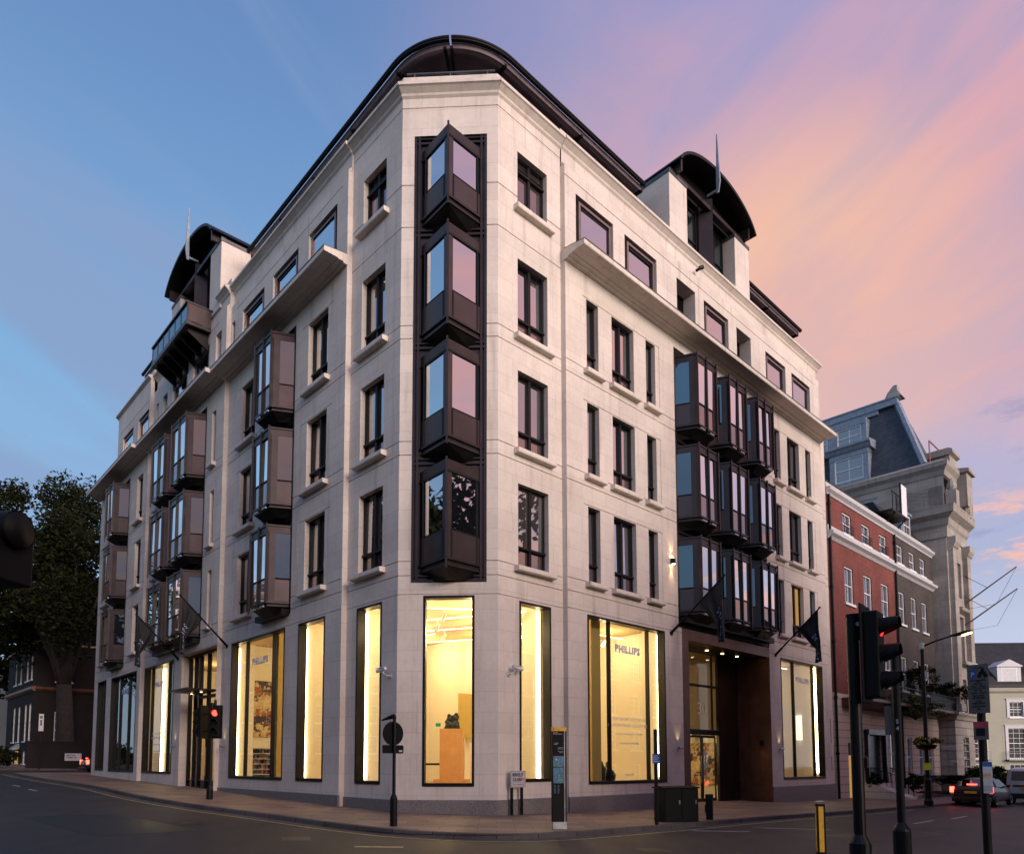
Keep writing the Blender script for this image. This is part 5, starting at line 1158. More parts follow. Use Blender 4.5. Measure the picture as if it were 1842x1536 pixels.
tv = Vector((-n3.y, n3.x, 0)); mb = MB(); sec = lambda c, w, h: [tuple(c + tv * (w * math.cos(t)) + Vector((0, 0, h * math.sin(t)))) for t in [2 * math.pi * k / 12 for k in range(12)]]
mb.loft([sec(h0 - n3 * .05, .05, .05), sec(h0.lerp(h1, .3), .11, .08), sec(h0.lerp(h1, .7), .15, .09), sec(h1, .04, .03)]); lh = mb.build('lamp_head', 'bronze_dark', T, smooth=True)
mb = MB(); c0 = h0.lerp(h1, .72) - Vector((0, 0, .075)); mb.loft([[tuple(c0 + n3 * (.22 * math.cos(t)) + tv * (.10 * math.sin(t)) + Vector((0, 0, q + .055 * math.cos(t)))) for t in [2 * math.pi * k / 14 for k in range(14)]] for q in (-.045, .0)]); mb.build('lamp_glass', 'street_lamp_led', lh)
lamp('street_lamp_light', 'SPOT', c0 - Vector((0, 0, .08)), 130, (1, .6, .26), .12, (0, 0, -1), math.radians(140))
fy = faced(x, y, math.radians(205)); mb = MB(fy); mb.box(-.17, .16, .19, .2, 1.25, 1.58); ys = tag(mb.build('yellow_notice', 'yellow_sign'), 'small yellow notice fixed to the street lamp pole', 'notice')
for k in range(4): mb = MB(fy); mb.box(-.11, .10, .201, .203, 1.32 + k * .055, 1.335 + k * .055); mb.build('text_line', 'black_paint', ys) if False else None
# ================================================================== NEIGHBOURING HOUSES
def sash(w, h, sg, cols=2, rows=4, key='', open_frame='white_paint'):
    k = ('sash', round(w, 2), round(h, 2), sg, cols, rows, key)
    if k in CACHE: return CACHE[k]
    f = LM(sg); p = LM(sg); s = LM(sg); d = -.13
    rails(f, w, h, .075, d - .02, d + .06); f.box(.075, w - .075, d - .01, d + .04, h / 2 - .03, h / 2 + .03)
    for c in range(1, cols): f.box(w * c / cols - .014, w * c / cols + .014, d - .005, d + .02, .075, h - .075)
    for r_ in range(1, rows):
        if rows % 2 == 0 and r_ == rows // 2: continue
        f.box(.075, w - .075, d - .005, d + .02, h * r_ / rows - .014, h * r_ / rows + .014)
    p.face([(.05, d - .01, .05), (w - .05, d - .01, .05), (w - .05, d - .01, h - .05), (.05, d - .01, h - .05)])
    s.box(-.1, w + .1, d, .09, -.14, -.0)
    CACHE[k] = r_ = (f.mesh('window_frame', open_frame), p.mesh('pane', 'glass_house'), s.mesh('sill', open_frame)); return r_
def put_sash(par, fr, s, z, w, h, cols=2, rows=4, lit=False, sill=True, far=False):
    fm, pm, sm = sash(w, h, fr.sg, cols, rows); o = inst('window', fm, par, fr(s, 0, z), fr.rot)
    if lit: pm = pm.copy(); pm.materials[0] = M('lit_window')
    if far: pm = pm.copy(); pm.materials[0] = M('pane_dark')
    child('pane', pm, o)
    if sill: child('sill', sm, o)
def facade(par, fr, s0, s1, z0, z1, wins, mat, extra=(), dep=.13, name='wall'):
    mb = MB(fr); cells(mb, s0, s1, z0, z1, [(s, s + w, z, z + h, dep, False) for s, z, w, h in wins] + list(extra)); return mb.build(name, mat, par)
def box_side(par, fr, s, o0, o1, z0, z1, mat, name='wall'):
    mb = MB(fr); mb.face([(s, o0, z0), (s, o1, z0), (s, o1, z1), (s, o0, z1)]); return mb.build(name, mat, par, fix=False)
H0 = R0
def terrace(name, label, s0, s1, brick, cols, rows, gf, seed):
    T = thing(name, H0((s0 + s1) / 2, 0, -.5), label, 'house'); W1 = []
    for z, h in rows:
        for s, w in cols: W1.append((s, z, w, h))
    facade(T, H0, s0, s1, 5.35, 16.25, W1, brick)
    for s, z, w, h in W1: put_sash(T, H0, s, z, w, h, 2, 2)
    # stucco ground floor
    facade(T, H0, s0, s1, -1.6, 5.35, gf, 'stucco_joint')
    for s, z, w, h in gf:
        if h < 3: put_sash(T, H0, s, z, w, h, 1, 2, sill=False)
    mb = MB(H0); mb.prism([(-.1, 13.75), (.04, 13.75), (.16, 13.88), (.34, 13.98), (.36, 14.12), (.06, 14.2), (.06, 14.5), (-.1, 14.52)], s0, s1); mb.build('band_course', 'grey_white', T)
    mb = MB(H0); mb.prism([(-.1, 16.2), (.05, 16.2), (.10, 16.3), (.26, 16.42), (.28, 16.56), (.02, 16.62), (.0, 16.9), (-.25, 16.9), (-.25, 16.2)], s0, s1); mb.build('cornice', 'grey_white', T)
    mb = MB(H0); mb.box(s0, s1, -9, -.26, 16.2, 16.35); mb.build('roof', 'zinc', T)
    return T
RC = [(26.75, 1.27), (29.62, 1.27), (32.46, 1.27)]; DC = [(35.58, 1.1), (37.95, 1.1), (40.15, 1.1)]
ROWS = [(6.2, 2.2), (10.55, 2.1), (14.53, 1.22)]
T1 = terrace('brick_house', 'narrow red brick house with white sash windows next to the limestone building', 24.55, 34.95, 'red_brick', RC, ROWS, [(26.4, -.9, 1.5, 3.6), (29.0, -.9, 2.6, 4.1), (33.0, .9, 1.0, 2.5)], 1)
T2 = terrace('brick_house', 'narrow dark brown brick house with white sash windows and a slate dormer', 34.95, 42.8, 'dark_brick', DC, ROWS, [(36.0, .7, .95, 2.5), (38.4, .7, .95, 2.5), (40.4, .7, .95, 2.5)], 2)
box_side(T1, H0, 24.56, 0, -9, -1.6, 16.3, 'red_brick')
# front door, lantern, arch
mb = MB(H0); mb.box(29.0, 31.6, -.5, -.14, -.9, 3.2); mb.build('door', 'door_black', T1); mb = MB(H0); mb.box(28.75, 29.0, -.05, .22, -1.0, 3.4); mb.box(31.6, 31.85, -.05, .22, -1.0, 3.4); mb.box(28.7, 31.9, -.05, .3, 3.2, 3.5); mb.build('door_case', 'door_black', T1)
mb = MB(H0); mb.box(26.4, 27.9, -.4, -.14, -.9, 2.0); mb.lathe([(.74, 0), (.74, .01), (0, .02)], (0, 0, 0), 4) if False else None; mb.build('side_door', 'lit_window', T1)
mb = MB(H0); mb.box(28.3, 28.48, .1, .3, 1.3, 1.75); mb.prism([(.06, 1.75), (.34, 1.75), (.2, 1.95)], 28.27, 28.51); mb.box(28.36, 28.42, 0, .2, 1.2, 1.26); mb.build('lantern', 'black_paint', T1)
# drain pipes
for s, T_ in ((24.72, T1), (34.95, T2)):
    mb = MB(H0); mb.tube((s, .10, -1), (s, .10, 16.2), .07, .07, 8)
    for z in (2, 5, 8, 11, 14, 15.6): mb.tube((s, .1, z), (s, .1, z + .14), .10, .10, 8)
    mb.build('drain_pipe', 'black_paint', T_)
mb = MB(H0); mb.prism([(-.9, 16.3), (-.6, 17.6), (-2.0, 19.0), (-6, 19.0), (-6, 16.3)], 25.4, 32.6); mb.build('chimney_stack', 'dark_brick', T1)
for s in (25.9, 27.6): mb = MB(H0); mb.lathe([(.24, 0), (.2, .1), (.19, .8), (.24, .84), (.22, .95), (0, .95)], (s, -2.3, 19.0), 12); mb.build('chimney_pot', 'terracotta', T1)
mb = MB(H0); mb.prism([(-.3, 16.9), (-1.6, 19.2), (-7, 19.4), (-7, 16.9)], 36.4, 42.7); mb.build('mansard_roof', 'dark_slate', T2)
mb = MB(H0); mb.box(38.2, 40.0, -1.5, -.45, 16.95, 18.7); mb.box(38.0, 40.2, -1.8, -.35, 18.7, 18.85); mb.build('dormer', 'lead_blue', T2); put_sash(T2, H0.at(0, -.30), 38.45, 17.1, 1.3, 1.45, 2, 2)
# window-guard railings of the red house attic and the raised terrace cage
for s, w in RC:
    mb = MB(H0)
    for k in range(7): mb.tube((s + k * w / 6, .12, 14.5), (s + k * w / 6, .12, 15.05), .014, .014, 5)
    for z in (14.62, 14.85, 15.05): mb.tube((s - .05, .12, z), (s + w + .05, .12, z), .015, .015, 5)
    mb.build('window_guard', 'black_paint', T1)
mb = MB(H0); mb.box(33.4, 36.4, -.9, .55, 17.35, 17.45); mb.box(35.2, 36.3, .42, .5, 17.45, 19.6); 
for s in (33.5, 34.2, 34.9): mb.box(s, s + .05, .5, .54, 17.45, 18.6)
mb.tube((33.4, .5, 18.6), (35.2, .5, 18.6), .03, .03, 6); mb.tube((34, -.2, 16.7), (34, .5, 17.35), .05, .05, 6); mb.tube((36, -.2, 16.7), (36, .5, 17.35), .05, .05, 6); rc = mb.build('roof_terrace', 'bronze_dark', T2)
mb = MB(H0); mb.box(35.26, 36.24, .5, .52, 17.5, 19.5); mb.build('screen_panel', 'white_paint', rc)
# long iron balcony with planting
bl = thing('iron_balcony', H0(35, .6, 4.9), 'long black iron balcony across the two brick houses', 'balcony')
mb = MB(H0); mb.box(25.7, 43.9, .02, 1.15, 4.95, 5.12); mb.prism([(.02, 4.95), (.9, 4.95), (.4, 4.7), (.02, 4.65)], 25.7, 43.6); mb.build('slab', 'bronze_brown', bl)
mb = MB(H0)
for k in range(100): s = 25.75 + k * .181; mb.tube((s, 1.1, 5.12), (s, 1.1, 6.05), .016, .016, 5)
for z in (5.2, 5.75, 6.05): mb.box(25.7, 43.9, 1.08, 1.12, z, z + .04)
mb.build('railing', 'black_paint', bl); mb = MB(H0); mb.box(37.4, 43.85, 1.05, 1.075, 5.15, 6.0); mb.build('backing_sheet', 'door_black', bl)
# grand stone building
SB = thing('stone_building', H0(50, 1, -1), 'tall grand stone building with heavy cornices and a slate mansard roof behind the brick houses', 'building')
S0, S1 = 42.87, 47.7
F1 = H0.at(0, 1.0); W2 = []
for k in range(1):
    s = 44.75 + k * 3.6; W2 += [(s, 9.0, 1.5, 3.2), (s, 13.6, 1.4, 2.6), (s, 5.2, 1.5, 2.4)]
facade(SB, F1, S0, S1, 4.6, 18.9, W2, 'portland', dep=.3)
for s, z, w, h in W2: put_sash(SB, F1.at(0, -.15), s, z, w, h, 2, 4)
W3 = [(44.75, .5, 1.4, 2.9)]
mbx = facade(SB, F1, S0 - .0, S1, -2.2, 4.6, W3, 'portland', [(S0, S1, z - .03, z + .03, .06, True) for z in (.2, .75, 1.3, 1.85, 2.4, 2.95, 3.5, 4.05)], dep=.3, name='rusticated_base')
for s, z, w, h in W3: put_sash(SB, F1.at(0, -.15), s, z, w, h, 2, 4)
mb = MB(H0); cells_f = Fr(H0(S0, 1.0, 0), (-nR[0], -nR[1]), (-dR[0], -dR[1]))   # side wall facing the camera
mb = MB(cells_f); cells(mb, 0, 16, -2.2, 23.0, [(0, 1.0, z - .03, z + .03, .06, True) for z in (.2, .75, 1.3, 1.85, 2.4, 2.95, 3.5, 4.05)] + [(4.4, 6.2, 19.9, 21.7, .2, False)]); mb.build('side_wall', 'portland', SB); put_sash(SB, cells_f, 4.4, 19.9, 1.8, 1.8, 2, 2)
def ring(prof, nm, a=S0, d0=16.0, mat='portland'):      # cornice returning round the corner
    mb = MB(F1); mb.prism(prof, a, S1, m0=-1.0); c_ = mb.build(nm, mat, SB); mb = MB(cells_f); mb.prism(prof, 0, d0, m0=-1.0); mb.build(nm, mat, SB)
ring([(-.1, 4.55), (.12, 4.6), (.2, 4.8), (.34, 4.95), (.34, 5.1), (-.1, 5.2)], 'string_course')
ring([(-.1, 17.6), (.08, 17.6), (.1, 18.3), (.22, 18.5), (.30, 18.9), (.62, 19.15), (.68, 19.2), (.70, 19.55), (.75, 19.75), (-.1, 19.95)], 'main_cornice', d0=4.0)
mb = MB(F1); mb.box(S0 + .1, S1, -3.4, -.35, 19.9, 21.2); mb.build('attic', 'portland', SB); mb = MB(F1); mb.box(S0, S0 + 3.4, -3.2, -.1, 19.9, 21.4); mb.build('blocking_course', 'portland', SB)
ring([(-.1, 22.1), (.05, 22.15), (.15, 22.5), (.35, 22.75), (.38, 23.05), (-.1, 23.35)], 'upper_cornice')
mb = MB(F1); mb.box(S0 + .6, S1, -6, -.6, 21.2, 23.2); mb.build('upper_storey', 'portland', SB)
for k in range(2):
    s = 43.55 + k * 3.6; mb = MB(F1); mb.box(s - .45, s + .45, 0, .32, 5.2, 16.9); mb.box(s - .55, s + .55, 0, .42, 5.2, 5.7); mb.prism([(0, 16.6), (.42, 16.9), (.55, 17.2), (.55, 17.58), (0, 17.58)], s - .6, s + .6); mb.build('pilaster', 'portland', SB)
    if k: continue
    mb = MB(F1); mb.prism([(0, 12.4), (.35, 12.55), (.42, 12.75), (0, 12.85)], s + 1.0, s + 2.95); mb.build('window_hood', 'portland', SB); mb = MB(F1); mb.prism([(0, 8.55), (.45, 8.6), (.45, 8.85), (0, 8.9)], s + .95, s + 3.0); mb.build('window_hood', 'portland', SB)
for k in range(2):
    s = 43.55 + k * 3.6; mb = MB(F1); mb.box(s - .4, s + .4, .0, .66, 19.76, 21.0); mb.lathe([(.2, 0), (.34, .3), (.3, .6), (.1, .9), (0, 1.0)], (s, .3, 21.0), 10); mb.build('urn', 'portland', SB)
# higher set-back block with carved corner
mb = MB(F1); mb.box(S0 + 3.0, S1, -7, .0 - .3, 23.2, 24.6); mb.prism([(-.3, 24.6), (-.05, 24.7), (-.05, 24.95), (-.3, 25.1), (-5, 25.1), (-5, 24.6)], S0 + 2.8, S1); mb.build('attic_block', 'portland', SB)
for s, z in ((S0 + 3.6, 22.0),): mb = MB(F1); mb.box(s - .7, s + .7, -.3, .75, z - 1.6, z + .9); mb.prism([(-.3, z + .9), (.95, z + .9), (.95, z + 1.15), (-.3, z + 1.4)], s - .9, s + .9); mb.lathe([(.3, 0), (.42, .4), (.3, .8), (0, .9)], (s, .5, z - 2.4), 8); mb.build('corner_pavilion', 'portland', SB)
# mansard
mf = cells_f; mb = MB(mf)
mb.loft([[(1.3, -.25, 23.3), (16, -.25, 23.3), (16, -4.7, 23.3), (1.3, -4.7, 23.3)], [(3.35, -1.7, 29.2), (16, -1.7, 29.2), (16, -3.4, 29.2), (3.35, -3.4, 29.2)]]); mb.build('mansard_roof', 'slate', SB)
mb = MB(mf); mb.path([(1.25, -.2, 23.35), (3.3, -1.65, 29.25)], .24, 6); mb.box(3.2, 16, -1.95, -1.35, 29.1, 29.6); mb.box(3.1, 16, -2.0, -1.3, 29.6, 29.72); mb.box(4.6, 16, -1.62, -1.42, 28.75, 29.1); mb.build('lead_flashing', 'lead_blue', SB)
mb = MB(mf); mb.loft([[(2.9, -2.4, 29.7), (4.1, -2.4, 29.7), (4.1, -1.4, 29.7), (2.9, -1.4, 29.7)], [(3.2, -2.2, 30.2), (3.9, -2.2, 30.2), (3.9, -1.5, 30.2), (3.2, -1.5, 30.2)], [(3.25, -2.0, 30.7), (3.5, -2.0, 30.7), (3.5, -1.6, 30.7), (3.25, -1.6, 30.7)]]); mb.build('roof_finial', 'portland', SB)
def dormer(s, w, z0, z1, hood):
    zc = (z0 + z1) / 2; o = -.1 - (zc - 23.3) * .245 + .35
    mb = MB(mf); rails_o = .22
    mb.box(s - .35, s, o - 2, o + .05, z0 - .3, z1 + .3); mb.box(s + w, s + w + .35, o - 2, o + .05, z0 - .3, z1 + .3); mb.box(s - .35, s + w + .35, o - 2, o + .08, z1, z1 + .42); mb.box(s - .4, s + w + .4, o - 2, o + .12, z0 - .35, z0)
    if hood: mb.prism([(o - 2, z1 + .42), (o + .15, z1 + .42), (o + .3, z1 + .75), (o + .38, z1 + .8), (o + .38, z1 + .98), (o - 2, z1 + 1.3)], s - .6, s + w + .6)
    mb.build('dormer', 'lead_blue', SB); put_sash(SB, mf.at(0, o + .1), s + .02, z0 + .02, w - .04, z1 - z0 - .04, 2, 1, sill=False)
dormer(5.6, 1.9, 26.6, 28.1, False); dormer(8.2, 1.6, 26.6, 28.1, False); dormer(5.3, 2.2, 23.5, 25.4, True)
mb = MB(mf); mb.tube((1.2, -1.5, 25.5), (1.2, -5, 25.5), .05, .05, 6); mb.tube((1.2, -1.5, 23.3), (1.2, -1.5, 25.5), .05, .05, 6); mb.tube((1.2, -5, 23.3), (1.2, -5, 25.5), .05, .05, 6); mb.build('roof_rail', 'terracotta', SB)
for s, z in ((46.7, 13.3), (46.6, 11.7)):
    b_ = F1(s, 0, z); T = thing('flagpole', b_, 'upper bare grey flagpole slanting from the stone building' if z > 12.5 else 'lower bare grey flagpole slanting from the stone building', 'flagpole', 'bare flagpoles on the stone building')
    mb = MB(); tip = b_ + F1.n * 3.3 + Vector((0, 0, 2.2)); mb.tube(tuple(b_), tuple(tip), .06, .04, 8); mb.build('pole', 'sign_grey', T)
    mb = MB(); mb.path([tuple(b_ + Vector((0, 0, 2.2))), tuple(b_.lerp(tip, .45))], .018, 5); mb.path([tuple(tip), tuple(b_.lerp(tip, .6) - Vector((0, 0, 1.6))), tuple(b_ + Vector((0, 0, -.4)))], .012, 5); mb.build('stay_wire', 'black_paint', T)
mb = MB(cells_f); mb.box(.05, .9, .01, .04, 2.52, 2.78); sq = mb.build('street_name_plate', 'grey_white', SB); text_obj('lettering', 'BRUTON STREET W1', .1, cells_f, .86, .045, 2.6, -1, 'black_paint', sq, 'LEFT', sx=.9)
cctv(cells_f, .3, 1.5, -1)
# cream house closing the view
CF = Fr((40.5, 71.5), (math.cos(math.radians(-3)), math.sin(math.radians(-3))), (math.sin(math.radians(-3)), -math.cos(math.radians(-3))))
HC = thing('cream_house', CF(12, 0, -1.4), 'cream stuccoed Georgian house with a dark slate roof and white dormers closing the street', 'house')
W4 = []
for k in range(7):
    s = 2.2 + k * 4.0; W4 += [(s + .25, 6.1, 1.3, 1.5), (s, 2.0, 1.7, 3.0), (s, -.9, 1.6, 2.35)]
facade(HC, CF, 0, 30, -2.2, 9.0, W4, 'cream_stucco')
for s, z, w, h in W4: put_sash(HC, CF, s, z, w, h, 3, 3 if h < 2 else 6 if h > 2.8 else 4, far=True)
for k in range(7):
    s = 2.2 + k * 4.0
    for (a, z, w, h) in ((s + .25, 6.1, 1.3, 1.5), (s, 2.0, 1.7, 3.0)):
        mb = MB(CF); mb.box(a - .28, a, 0, .06, z - .1, z + h + .25); mb.box(a + w, a + w + .28, 0, .06, z - .1, z + h + .25); mb.box(a, a + w, 0, .06, z + h, z + h + .25); mb.box(a - .35, a + w + .35, 0, .12, z + h + .25, z + h + .33); mb.build('architrave', 'grey_white', HC)
    mb = MB(CF); mb.box(s - .35, s + 2.05, .02, .5, 1.78, 1.9)
    for q in range(13): mb.tube((s - .3 + q * .19, .45, 1.9), (s - .3 + q * .19, .45, 2.7), .015, .015, 4)
    mb.box(s - .35, s + 2.05, .43, .47, 2.68, 2.72); mb.build('window_balcony', 'door_black', HC)
    mb = MB(CF); mb.box(s - .3, s + 2.0, -2, -.7, 9.4, 11.2); mb.prism([(-2, 11.2), (-.55, 11.2), (-.55, 11.3), (-2, 11.3)], s - .4, s + 2.1); mb.loft([[(s - .4, o, 11.3), (s + 2.1, o, 11.3), (s + .85, o, 11.95)] for o in (-3, -.55)]); mb.build('dormer', 'grey_white', HC); put_sash(HC, CF.at(0, -.62), s + .1, 9.6, 1.5, 1.5, 2, 2, sill=False)
mb = MB(CF); mb.prism([(-.1, 8.5), (.05, 8.5), (.2, 8.65), (.22, 8.8), (-.1, 8.9)], 0, 30); mb.build('cornice', 'cream_stucco', HC)
mb = MB(CF); mb.prism([(-.5, 9.0), (-.5, 9.4), (-1.0, 10.2), (-6, 14.5), (-12, 14.5), (-12, 9.0)], 0, 30); mb.build('roof', 'dark_slate', HC)
mb = MB(CF); mb.loft([[(5.0 + .5 * math.cos(2 * math.pi * i / 16), o, .6 + .36 * math.sin(2 * math.pi * i / 16)) for i in range(16)] for o in (.01, .05)]); mb.build('wall_plaque', 'blue_sign', HC)
mb = MB(CF)
for q in range(100): mb.tube((1 + q * .28, 3.0, -1.6), (1 + q * .28, 3.0, -.05), .022, .022, 4)
mb.box(.9, 29, 2.97, 3.03, -.4, -.34); mb.box(.9, 29, 2.95, 3.05, -1.7, -1.4); tag(mb.build('area_railing', 'black_paint'), 'black spiked iron railing before the cream house', 'railing')
# railings, steps and planting before the brick houses
def railing(fr, s0, s1, o, zb, h, label, step=.2):
    mb = MB(fr); n_ = int((s1 - s0) / step)
    for k in range(n_ + 1): s = s0 + k * (s1 - s0) / n_; z = zb(s); mb.tube((s, o, z), (s, o, z + h), .02, .02, 5); mb.lathe([(.032, 0), (.02, .06), (0, .1)], (s, o, z + h), 5)
    P = [(s0 + (s1 - s0) * k / 8) for k in range(9)]
    for q in (.12, h - .12): mb.path([(s, o, zb(s) + q) for s in P], .025, 5)
    return tag(mb.build('iron_railing', 'black_paint'), label, 'railing')
zg = lambda s: g(*(R0(s, 1, 0)[:2]))
railing(H0, 32.2, 42.5, 1.9, zg, 1.25, 'black iron area railing below the dark brick house, right of the steps'); railing(H0, 44.0, 60, 2.6, zg, 1.3, 'black iron railing before the grand stone building')
st = thing('stone_steps', H0(30, 1.0, zg(30)), 'pale stone steps with a ramped side wall before the red brick house door', 'steps')
mb = MB(H0)
for k in range(5): mb.box(28.9, 31.8, .0, .5 + k * .32, zg(30) - .3, zg(30) + .80 - k * .16)
mb.build('treads', 'stucco_joint', st); mb = MB(H0); mb.prism([(0, zg(27.5) - .2), (2.6, zg(27.5) - .2), (2.6, zg(27.5) + .08), (.9, zg(27.5) + .75), (0, zg(27.5) + .85)], 27.6, 28.8); mb.build('ramp_wall', 'stucco_joint', st)
mb = MB(H0)
for k in range(9): o_ = .3 + k * .27; mb.tube((31.85, o_, zg(30) + .75 - k * .08), (31.85, o_, zg(30) + 1.75 - k * .08), .022, .022, 5); mb.tube((28.75, o_, zg(30) + .75 - k * .08), (28.75, o_, zg(30) + 1.75 - k * .08), .022, .022, 5)
for s in (31.85, 28.75): mb.tube((s, .3, zg(30) + 1.7), (s, 2.5, zg(30) + 1.05), .025, .025, 5)
mb.build('handrail', 'black_paint', st)
# ------------------------------------------------------------------ leaves and trees
def leaves(name, spots, size, mats, parent=None, seed=1):
    """many small bent leaf faces; spots = list of points"""
    rnd = random.Random(seed); mb = MB()
    V = []; F = []; mi = []
    for p in spots:
        s = size * rnd.uniform(.6, 1.35); a = Vector((rnd.gauss(0, 1), rnd.gauss(0, 1), rnd.gauss(0, .8))).normalized(); b = a.orthogonal().normalized()
        if rnd.random() < .5: b = a.cross(b)
        i = len(V); V += [p - a * s, p + b * s * .55, p + a * s * 1.05 + Vector((0, 0, -.12 * s)), p - b * s * .55]; F.append([i, i + 1, i + 2, i + 3]); mi.append(0 if rnd.random() < .7 else 1)
    org = wpos(parent); me = bpy.data.meshes.new(name); me.from_pydata([tuple(v - org) for v in V], [], F)
    for m in mats: me.materials.append(M(m))
    me.polygons.foreach_set('material_index', mi); o = bpy.data.objects.new(name, me); COL.objects.link(o)
    if parent: o.parent = parent
    return o
def crown_pts(c, R, n, rnd, clumps=38, squash=.8):
    pts = []; cl = []
    while len(cl) < clumps:
        d = Vector((rnd.uniform(-1, 1), rnd.uniform(-1, 1), rnd.uniform(-.8, 1)))
        if .3 < d.length < 1: cl.append((Vector((d.x * R[0], d.y * R[1], d.z * R[2])) * rnd.uniform(.75, 1.0), rnd.uniform(.16, .34)))
    for k in range(n):
        q, r = cl[rnd.randrange(clumps)]; d = Vector((rnd.gauss(0, 1), rnd.gauss(0, 1), rnd.gauss(0, .75))); d = d.normalized() * (rnd.random() ** .45)
        pts.append(c + q + Vector((d.x * r * R[0], d.y * r * R[1], d.z * r * R[2] * 1.1)))
    return pts, cl
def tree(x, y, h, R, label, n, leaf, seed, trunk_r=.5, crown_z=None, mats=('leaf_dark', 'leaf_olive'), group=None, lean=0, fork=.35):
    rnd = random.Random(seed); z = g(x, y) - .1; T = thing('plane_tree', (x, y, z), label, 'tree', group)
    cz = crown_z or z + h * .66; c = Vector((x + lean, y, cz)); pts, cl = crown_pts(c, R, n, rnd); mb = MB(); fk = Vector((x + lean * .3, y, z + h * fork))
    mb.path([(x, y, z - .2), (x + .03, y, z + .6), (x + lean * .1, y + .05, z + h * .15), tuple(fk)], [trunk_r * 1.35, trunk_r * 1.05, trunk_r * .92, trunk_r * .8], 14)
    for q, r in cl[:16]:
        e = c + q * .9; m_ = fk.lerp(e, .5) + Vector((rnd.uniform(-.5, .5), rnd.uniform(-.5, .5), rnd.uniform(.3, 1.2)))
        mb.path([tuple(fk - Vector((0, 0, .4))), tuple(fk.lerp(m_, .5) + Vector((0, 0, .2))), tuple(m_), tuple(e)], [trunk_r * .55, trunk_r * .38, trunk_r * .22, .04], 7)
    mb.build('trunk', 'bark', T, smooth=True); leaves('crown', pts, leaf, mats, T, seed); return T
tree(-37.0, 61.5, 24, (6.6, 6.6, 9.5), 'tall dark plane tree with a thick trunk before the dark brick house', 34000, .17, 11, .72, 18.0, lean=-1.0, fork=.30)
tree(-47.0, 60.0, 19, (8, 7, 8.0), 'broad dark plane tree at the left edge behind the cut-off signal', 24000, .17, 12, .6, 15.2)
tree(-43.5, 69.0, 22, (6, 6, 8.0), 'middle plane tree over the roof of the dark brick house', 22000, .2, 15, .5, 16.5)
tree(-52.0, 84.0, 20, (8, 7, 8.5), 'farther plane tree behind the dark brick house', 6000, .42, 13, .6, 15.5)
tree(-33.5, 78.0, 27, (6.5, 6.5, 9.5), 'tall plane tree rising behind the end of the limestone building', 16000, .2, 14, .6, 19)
# dark brick house at the left
LHQ = Fr((-41.4, 64.0), dR, nR); LHS = Fr((-41.4, 64.0), dL, nL)
DH = thing('dark_house', (-38, 66, 1.2), 'very dark brick house with white sash windows standing behind the tree at the left', 'house')
W5 = [(s, z, 1.3, h) for s in (1.6, 5.5, 9.4, 13.3) for z, h in ((2.9, 3.3), (9.0, 2.6), (13.4, 2.0))]
facade(DH, LHQ, 0, 24, .2, 12.6 + 4, W5, 'black_brick')
for i, (s, z, w, h) in enumerate(W5): put_sash(DH, LHQ, s, z, w, h, 2, 4, lit=(s > 4 and s < 10 and z < 5))
W6 = [(s, z, 1.15, h) for s in (1.3, 3.2, 6.2, 8.6) for z, h in ((3.6, 3.4), (9.2, 2.5), (1.5, 1.2))]
facade(DH, LHS, 0, 13, .2, 12.4, W6, 'black_brick')
for s, z, w, h in W6: put_sash(DH, LHS, s, z, w, h, 2, 4)
for fr, a in ((LHQ, 24), (LHS, 13)):
    mb = MB(fr); mb.prism([(-.1, 8.0), (.1, 8.0), (.3, 8.2), (.32, 8.4), (-.1, 8.5)], 0, a); mb.build('band_course', 'bronze_brown', DH); mb = MB(fr); mb.prism([(-.1, 12.3), (.15, 12.35), (.15, 12.5), (-.1, 12.55)], 0, a); mb.build('coping', 'stucco_joint', DH)
mb = MB(LHQ); mb.loft([[(8.6, o, 8.4), (17.5, o, 8.4), (13.05, o, 10.6)] for o in (-.05, .35)]); mb.build('pediment', 'bronze_brown', DH)
mb = MB(LHQ); mb.box(0, 24, -13, -.02, 12.4, 12.6); mb.build('roof', 'dark_slate', DH)
mb = MB(LHS); mb.prism([(.0, 2.9), (.7, 2.7), (.7, 2.8), (0, 3.4)], 5.9, 7.6); mb.build('door_hood', 'lead_blue', DH); mb = MB(LHS); mb.box(6.2, 7.4, .01, .08, 1.2, 2.7); mb.build('door', 'lit_window', DH)
# low wall with its street plate, hedge, totems, light bollard
WF = Fr((-38.6, 55.0), dR, nR)
lw_ = tag((lambda mb: (mb.box(2.2, 14, -.25, 0, .5, 3.2), mb.box(2.1, 14, -.3, .05, 3.2, 3.32), mb.build('garden_wall', 'black_brick'))[-1])(MB(WF)), 'low black brick wall below the plane tree', 'wall')
T = thing('street_name_sign', WF(5.5, .05, 2.1), 'white street name plate fixed on the low black wall at the left', 'street sign'); mb = MB(WF); mb.box(4.85, 6.05, .01, .05, 1.75, 2.35); pl3 = mb.build('plate', 'grey_white', T)
text_obj('lettering', 'BRUTON', .17, WF, 4.95, .055, 2.14, 1, 'black_paint', pl3, 'LEFT', bold=.004, sx=.9); text_obj('lettering', 'STREET W1', .17, WF, 4.95, .055, 1.96, 1, 'black_paint', pl3, 'LEFT', bold=.004, sx=.9); text_obj('lettering', 'CITY OF WESTMINSTER', .07, WF, 4.95, .055, 1.82, 1, 'red_text', pl3, 'LEFT')
